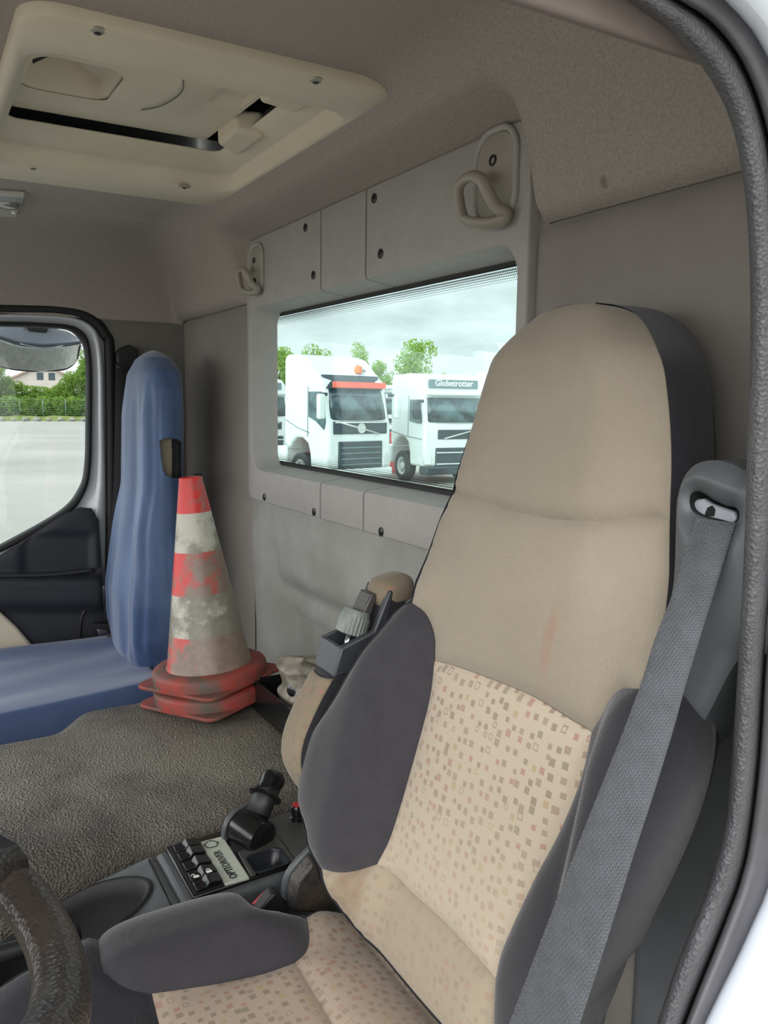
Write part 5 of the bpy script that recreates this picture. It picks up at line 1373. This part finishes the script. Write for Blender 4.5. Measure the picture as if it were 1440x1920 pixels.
def tree(label, base, h, w, seed, m='leaf', dense=1.0, group=None, narrow=False):
    rnd = random.Random(seed); t = thing('leafy_tree', label, 'tree', tuple(base), group=group)
    bl = []
    for k in range(9):
        a = rnd.uniform(0, 6.28); zz = rnd.uniform(.40, .93); rr = w*.5*math.sqrt(max(.05, 1-((zz-.55)/.5)**2))*rnd.uniform(.2, .7)
        bl.append((base.x+rr*math.cos(a), base.y+rr*math.sin(a), base.z+h*zz, w*rnd.uniform(.16, .28), h*rnd.uniform(.08, .15)))
    bl.append((base.x, base.y, base.z+h*.6, w*.33, h*.28))
    leafblob('foliage', bl, int(2600*dense), w*.055, MT[m], t, seed)
    pth = [base, base+Vector((.1, 0, h*.3)), base+Vector((0, .1, h*.6)), base+Vector((.1, 0, h*.9))]
    tube('trunk', pth, [h*.025, h*.02, h*.014, h*.005], MT['bark'], t, 8)
    for k in range(6):
        b = bl[k]; s_ = base+Vector((0, 0, h*(.3+.06*k))); tube('branch', [s_, (s_+Vector(b[:3]))/2+Vector((0, 0, .2)), Vector(b[:3])], [h*.010, h*.007, h*.002], MT['bark'], t, 6)
# ---- trucks
def truck(label, front_px, dep, turn, var, z=GZ, group='white lorry cabs parked behind the cab'):
    base = polar(front_px, dep, z)
    toc = Vector((-base.x, -base.y, 0)).normalized(); right = Vector((toc.y, -toc.x, 0))   # image right seen from the camera
    rv = Vector((RV[0], RV[1], 0)).normalized()
    if right.dot(rv) < 0: right = -right
    nrm = toc*math.cos(turn)+right*math.sin(turn)
    T = thing('lorry', label, 'lorry', tuple(base), (0, 0, math.atan2(nrm.y, nrm.x)), group, local=True)
    hi = var == 'tall'
    w = 1.23
    # local axes: x forward (front face at 0), y across, z up.
    if hi: prof = [(0, .55), (.02, 1.2), (0, 1.95), (-.08, 2.1), (-.26, 2.95), (-.34, 3.18), (-.75, 3.5), (-1.15, 3.86), (-1.6, 3.98), (-2.1, 3.98), (-2.22, 3.85), (-2.25, 1.25), (-2.1, 1.15), (-1.95, 1.12), (-1.86, 1.28), (-1.6, 1.45), (-1.3, 1.45), (-1.02, 1.28), (-.92, 1.0), (-.88, .55)]
    else: prof = [(0, .55), (.02, 1.2), (0, 1.85), (-.06, 2.0), (-.22, 2.75), (-.26, 2.95), (-.34, 3.22), (-.55, 3.42), (-1.0, 3.50), (-2.05, 3.46), (-2.18, 3.3), (-2.2, 1.25), (-2.1, 1.15), (-1.95, 1.12), (-1.86, 1.28), (-1.6, 1.45), (-1.3, 1.45), (-1.02, 1.28), (-.92, 1.0), (-.88, .55)]
    o = prism('cab_body', [(x, -w, z_) for x, z_ in prof], (0, 2*w, 0), MT['truckw'], T, .09, 4); 
    if not hi:
        o2 = None
    wb, wt = (2.02, 2.95) if hi else (1.95, 2.72)
    def fx(z_): return lerp(z_, sorted([(b, a) for a, b in prof[:7]]))
    def onf(y, z_, d=.012): return (fx(z_)+d, y, z_)
    n_ = 12
    vs_ = []
    for j in range(2):
        for i in range(n_+1):
            y = -1.08+2.16*i/n_; z_ = (wb, wt)[j]; curve = -.10*(abs(y)/1.08)**3
            vs_.append((fx(z_)+.015+curve+.05, y, z_))
    ws = mk('windscreen', vs_, [(i, i+1, i+n_+2, i+n_+1) for i in range(n_)], MT['truckg'], T); solid(ws, .04, 0)
    if hi:
        vs_ = []
        for zz in (2.93, 3.34):
            for i in range(n_+1):
                y = -1.10+2.2*i/n_; vs_.append((fx(min(zz, 3.15))+.09-.10*(abs(y)/1.08)**3-(.18 if zz > 3 else 0), y, zz))
        o = mk('roof_visor', vs_, [(i, i+1, i+n_+2, i+n_+1) for i in range(n_)], MT['truckd'], T); solid(o, .05, 0)
        box('visor_sign', (-.10, -1.0, 2.97), (-.04, 1.06, 3.15), MT['sign'], T, .01)
        box('nose_panel', (-.03, -1.05, 1.60), (.05, 1.05, 1.98), MT['truckd'], T, .03)
        box('nose_strip', (.02, -1.0, 1.93), (.07, 1.05, 1.97), MT['truckw'], T, .01)
        gz_ = (.55, 1.38)
        lathe('roundel', [(.10, 0), (.15, 0), (.15, .03), (.12, .03), (.11, .01)], MT['rim'], T, 24, (.05, 0, 1.77), (1, 0, 0))
        lathe('roundel_centre', [(.02, 0), (.07, 0), (.07, .02), (.02, .02)], MT['rim'], T, 16, (.05, 0, 1.77), (1, 0, 0))
        tube('diagonal_bar', [(.06, -.95, 1.98), (.06, .70, 1.60)], .025, MT['rim'], T, 6)
        lathe('beacon', [(.12, 0), (.13, .05), (.11, .20), (.04, .24)], MT['orange'], T, 20, (-.66, .45, 3.44), (0, 0, 1))
        tube('air_horn', [(-.85, .55, 3.70), (-.55, .62, 3.50)], [.03, .05], MT['metal'], T, 8)
    else:
        box('roof_sign', (-.33, -.92, 3.03), (-.22, .92, 3.30), MT['signdk'], T, .02)
        text('roof_lettering', 'Globetrotter', MT['white'], T, (-.215, -.72, 3.10), (0, 1, 0), (0, 0, 1), .27, .004, .004)
        box('sun_visor', (-.2, -1.05, 2.80), (.06, 1.05, 2.90), MT['truckw'], T, .03)
        box('nose_grille', (-.01, -.72, 1.42), (.05, .72, 1.72), MT['truckd'], T, .02)
        tube('diagonal_bar', [(.07, -.5, 1.44), (.07, .62, 1.70)], .022, MT['rim'], T, 6)
        gz_ = (.50, 1.15)
    # grille
    g = box('grille', (-.02, -.86 if hi else -.80, gz_[0]), (.06, .86 if hi else .80, gz_[1]), MT['truckd'], T, .03)
    for k in range(4 if hi else 2):
        zz = gz_[0]+.12+(gz_[1]-gz_[0]-.2)*k/(3 if hi else 1)*.8
        box('grille_bar', (.05, -.78, zz), (.09, .78, zz+.035), MT['signdk'] if hi else MT['truckw'], T, .01)
    box('bumper', (-.30, -1.22, .30), (.14, 1.22, .56), MT['truckd' if not hi else 'truckw'], T, .05)
    for s in (-1, 1):
        hexa('headlight', [(-.02, s*.98, .62), (-.02, s*.98, 1.02), (.10, s*.98, .62), (.06, s*.98, 1.02), (-.16, s*1.22, .62), (-.16, s*1.24, 1.08), (.04, s*1.22, .62), (-.04, s*1.22, 1.08)], MT['rim'], T, .02)
        # side window, seal lines and mirrors
        yy = s*(w+.004)
        swn = [(-.18, 1.72), (-.10, 1.95), (-.28, 2.85), (-.95, 2.85), (-.95, 2.1), (-.6, 1.98)] if hi else [(-.14, 1.90), (-.10, 2.0), (-.26, 2.66), (-.90, 2.66), (-.90, 1.98), (-.5, 1.92)]
        prism('side_window', [(x, yy, z_) for x, z_ in swn], (0, s*.012, 0), MT['truckg'], T, .01)
        tube('door_line', [(-.98, yy, 3.0 if hi else 2.78), (-1.0, yy, 1.5)], .012, MT['signdk'], T, 5)
        tube('skirt_line', [(-.9, yy, 1.62), (-1.5, yy, 1.75), (-2.2, yy, 2.0)] if hi else [(-.1, yy, 1.42), (-1.1, yy, 1.48), (-2.15, yy, 1.62)], .012, MT['signdk'], T, 5)
        mm = thing  # mirrors are parts
        box('mirror', (-.10, s*(w+.14), 2.05), (.08, s*(w+.38), 2.78 if hi else 2.62), MT['truckw'] if hi else MT['truckd'], T, .06, 3)
        box('mirror_arm', (-.14, s*(w-.02), 2.72 if hi else 2.56), (-.04, s*(w+.2), 2.82 if hi else 2.66), MT['truckd'], T, .02)
        wh = lathe('wheel', [(.20, .0), (.46, .0), (.50, .04), (.50, .26), (.46, .30), (.30, .30), (.27, .24)], MT['tyre'], T, 32, (-1.42, s*(w-.30), .50), (0, s, 0))
        wh_r = lathe('rim', [(.06, .24), (.27, .24), (.30, .29), (.26, .27), (.20, .20), (.12, .22), (.10, .30), (.04, .31)], MT['rim'], wh, 24, (-1.42, s*(w-.30), .50), (0, s, 0))
    box('chassis', (-5.2, -.45, .6), (-.9, .45, .95), MT['redm'], T, .02)
    box('rear_fairing', (-2.9, -w+.05, .55), (-2.2, w-.05, 1.15), MT['truckw'], T, .06)
    return T
truck('tall white lorry cab with an orange visor strip and orange roof beacon', 676, 24.8, math.radians(40), 'tall')
truck('lower white lorry cab with a lettered roof sign and dark mirror', 858, 26.2, math.radians(33), 'low')
truck('white lorry cab mostly cut off at the far left of the rear window', 500, 33, math.radians(36), 'low')
truck('white lorry whose tall roof shows behind the lettered lorry, beside the seat edge', 985, 36, math.radians(33), 'tall')
truck('white lorry cab peeping between the striped-visor lorry and the lettered lorry', 745, 44, math.radians(36), 'low')
# red machine part between the trucks
rm = polar(752, 30); box('red_trailer_part', (rm.x-.3, rm.y-.3, GZ), (rm.x+.3, rm.y+.3, GZ+1.5), MT['redm'], None, .05); tag(bpy.data.objects['red_trailer_part'], 'red machine part standing in the gap between the two front lorries', 'machine')
# trees behind the trucks
tr_ = [(783, 60, 7.2, 3.6, 3, 'broad leafy green tree rising behind the lettered lorry'), (678, 62, 6.9, 2.4, 4, 'slim leafy tree behind the orange beacon'), (588, 66, 7.3, 3.2, 5, 'low treetop just showing above the tall lorry roof'),
       (518, 58, 7.0, 3.4, 6, 'green tree at the left edge of the rear window'), (716, 64, 5.6, 2.6, 8, 'small bushy tree beside the orange beacon tree'), (828, 66, 5.0, 2.6, 9, 'small tree low at the right of the broad tree')]
for px, dep, h, w, sd_, lab in tr_:
    tree(lab, polar(px, dep), h, w, sd_, 'leaf', 1.3, 'trees behind the lorries')
# passenger side view: verge, fence, hedge, trees and house
vb = polar(80, 92)
dirp = Vector((math.sin(.12), math.cos(.12), 0)); dirp = Vector((RV[0]*-1, RV[1]*-1, 0)).normalized()
dirp = Vector((-(vb.y), vb.x, 0)).normalized()
vs_ = []
for i in range(41):
    c = vb+dirp*(-26+52*i/40)
    out_ = Vector((vb.x, vb.y, 0)).normalized()
    vs_ += [c+out_*.25+Vector((0, 0, .0)), c+out_*.9+Vector((0, 0, .5+.1*math.sin(i*2.1))), c+out_*6+Vector((0, 0, .7))]
o = mk('grass_verge', vs_, [(i*3+j, i*3+j+1, i*3+j+4, i*3+j+3) for i in range(40) for j in range(2)], MT['grass']); tag(o, 'low grassy bank along the far edge of the yard', 'verge'); o['kind'] = 'stuff'
rnd = random.Random(3); first = None
for k in range(16):
    c = vb+dirp*(-9+18*k/15)-out_*.45+Vector((0, 0, .2))
    if first is None:
        bm = bmesh.new(); bmesh.ops.create_icosphere(bm, subdivisions=2, radius=.38)
        for v in bm.verts: v.co *= 1+.25*math.sin(v.co.x*9+v.co.y*7)*math.cos(v.co.z*8); v.co.z *= .8
        me = bpy.data.meshes.new('boulder'); bm.to_mesh(me); bm.free(); me.materials.append(MT['rock']); o = bpy.data.objects.new('boulder', me); first = o
    else: o = first.copy()
    COL.objects.link(o); o.location = c; o.rotation_euler = (0, 0, rnd.uniform(0, 6)); s = rnd.uniform(.6, 1.0); o.scale = (s*1.3, s*1.3, s)
    tag(o, 'pale boulder in the row along the far yard edge beneath the fence', 'boulder', 'boulders along the yard edge')
fe_ = thing('wire_fence', 'thin green wire fence on posts in front of the hedge', 'fence', tuple(vb+out_*1.2))
fc = vb+out_*1.2+Vector((0, 0, .55))
for k in range(11):
    c = fc+dirp*(-12+24*k/10); tube('fence_post', [c, c+Vector((0, 0, 1.9))], .05, MT['fence'], fe_, 6)
for k in range(7): tube('fence_wire', [fc+dirp*-12+Vector((0, 0, .2+.27*k)), fc+dirp*12+Vector((0, 0, .2+.27*k))], .013, MT['fence'], fe_, 4)
hd_ = [(*(vb+out_*3+dirp*(-12+24*k/14))[:2], GZ+1.6, 1.3, 1.2) for k in range(15)]
o = leafblob('clipped_hedge', hd_, 9000, .38, MT['leaf2'], None, 5); tag(o, 'continuous green hedge behind the wire fence', 'hedge')
for k, (px, h, w, dep, lab) in enumerate([(-20, 6.8, 5.0, 98, 'dense green tree at the left edge of the side window'), (22, 5.0, 4.0, 99, 'green tree left of the pale house'), (66, 3.9, 4.4, 100, 'low rounded tree in front of the pale house'),
                                   (104, 4.1, 4.2, 99, 'bushy tree in front of the right part of the house'), (140, 5.6, 4.2, 99, 'leafy tree right of the house'), (170, 8.4, 4.8, 101, 'tall tree at the right edge of the side window')]):
    tree(lab, polar(px, dep), h, w, 20+k, 'leaf2', 1.6, 'trees along the far yard edge')
hb_ = polar(84, 122)
ho = thing('house', 'pale house with a low gable roof and two windows beyond the trees', 'house', tuple(hb_))
ou = Vector((hb_.x, hb_.y, 0)).normalized(); dl = Vector((-ou.y, ou.x, 0))
def hp_(a, b, z): return tuple(hb_+dl*a+ou*b+Vector((0, 0, z)))
prism('wall', [hp_(-4.2, 0, 0), hp_(4.2, 0, 0), hp_(4.2, 0, 5.4), hp_(0, 0, 7.3), hp_(-4.2, 0, 5.4)], tuple(ou*8), MT['stucco'], ho, 0)
for s in (-1, 1):
    prism('roof', [hp_(s*4.9, -.5, 5.1), hp_(s*4.9, -.5, 5.35), hp_(0, -.5, 7.65), hp_(0, -.5, 7.35)], tuple(ou*9), MT['roof'], ho, 0)
for a in (-1.1, .5): 
    prism('window', [hp_(a-.45, -.03, 5.2), hp_(a+.45, -.03, 5.2), hp_(a+.45, -.03, 6.3), hp_(a-.45, -.03, 6.3)], tuple(ou*.05), MT['winglass'], ho, 0)
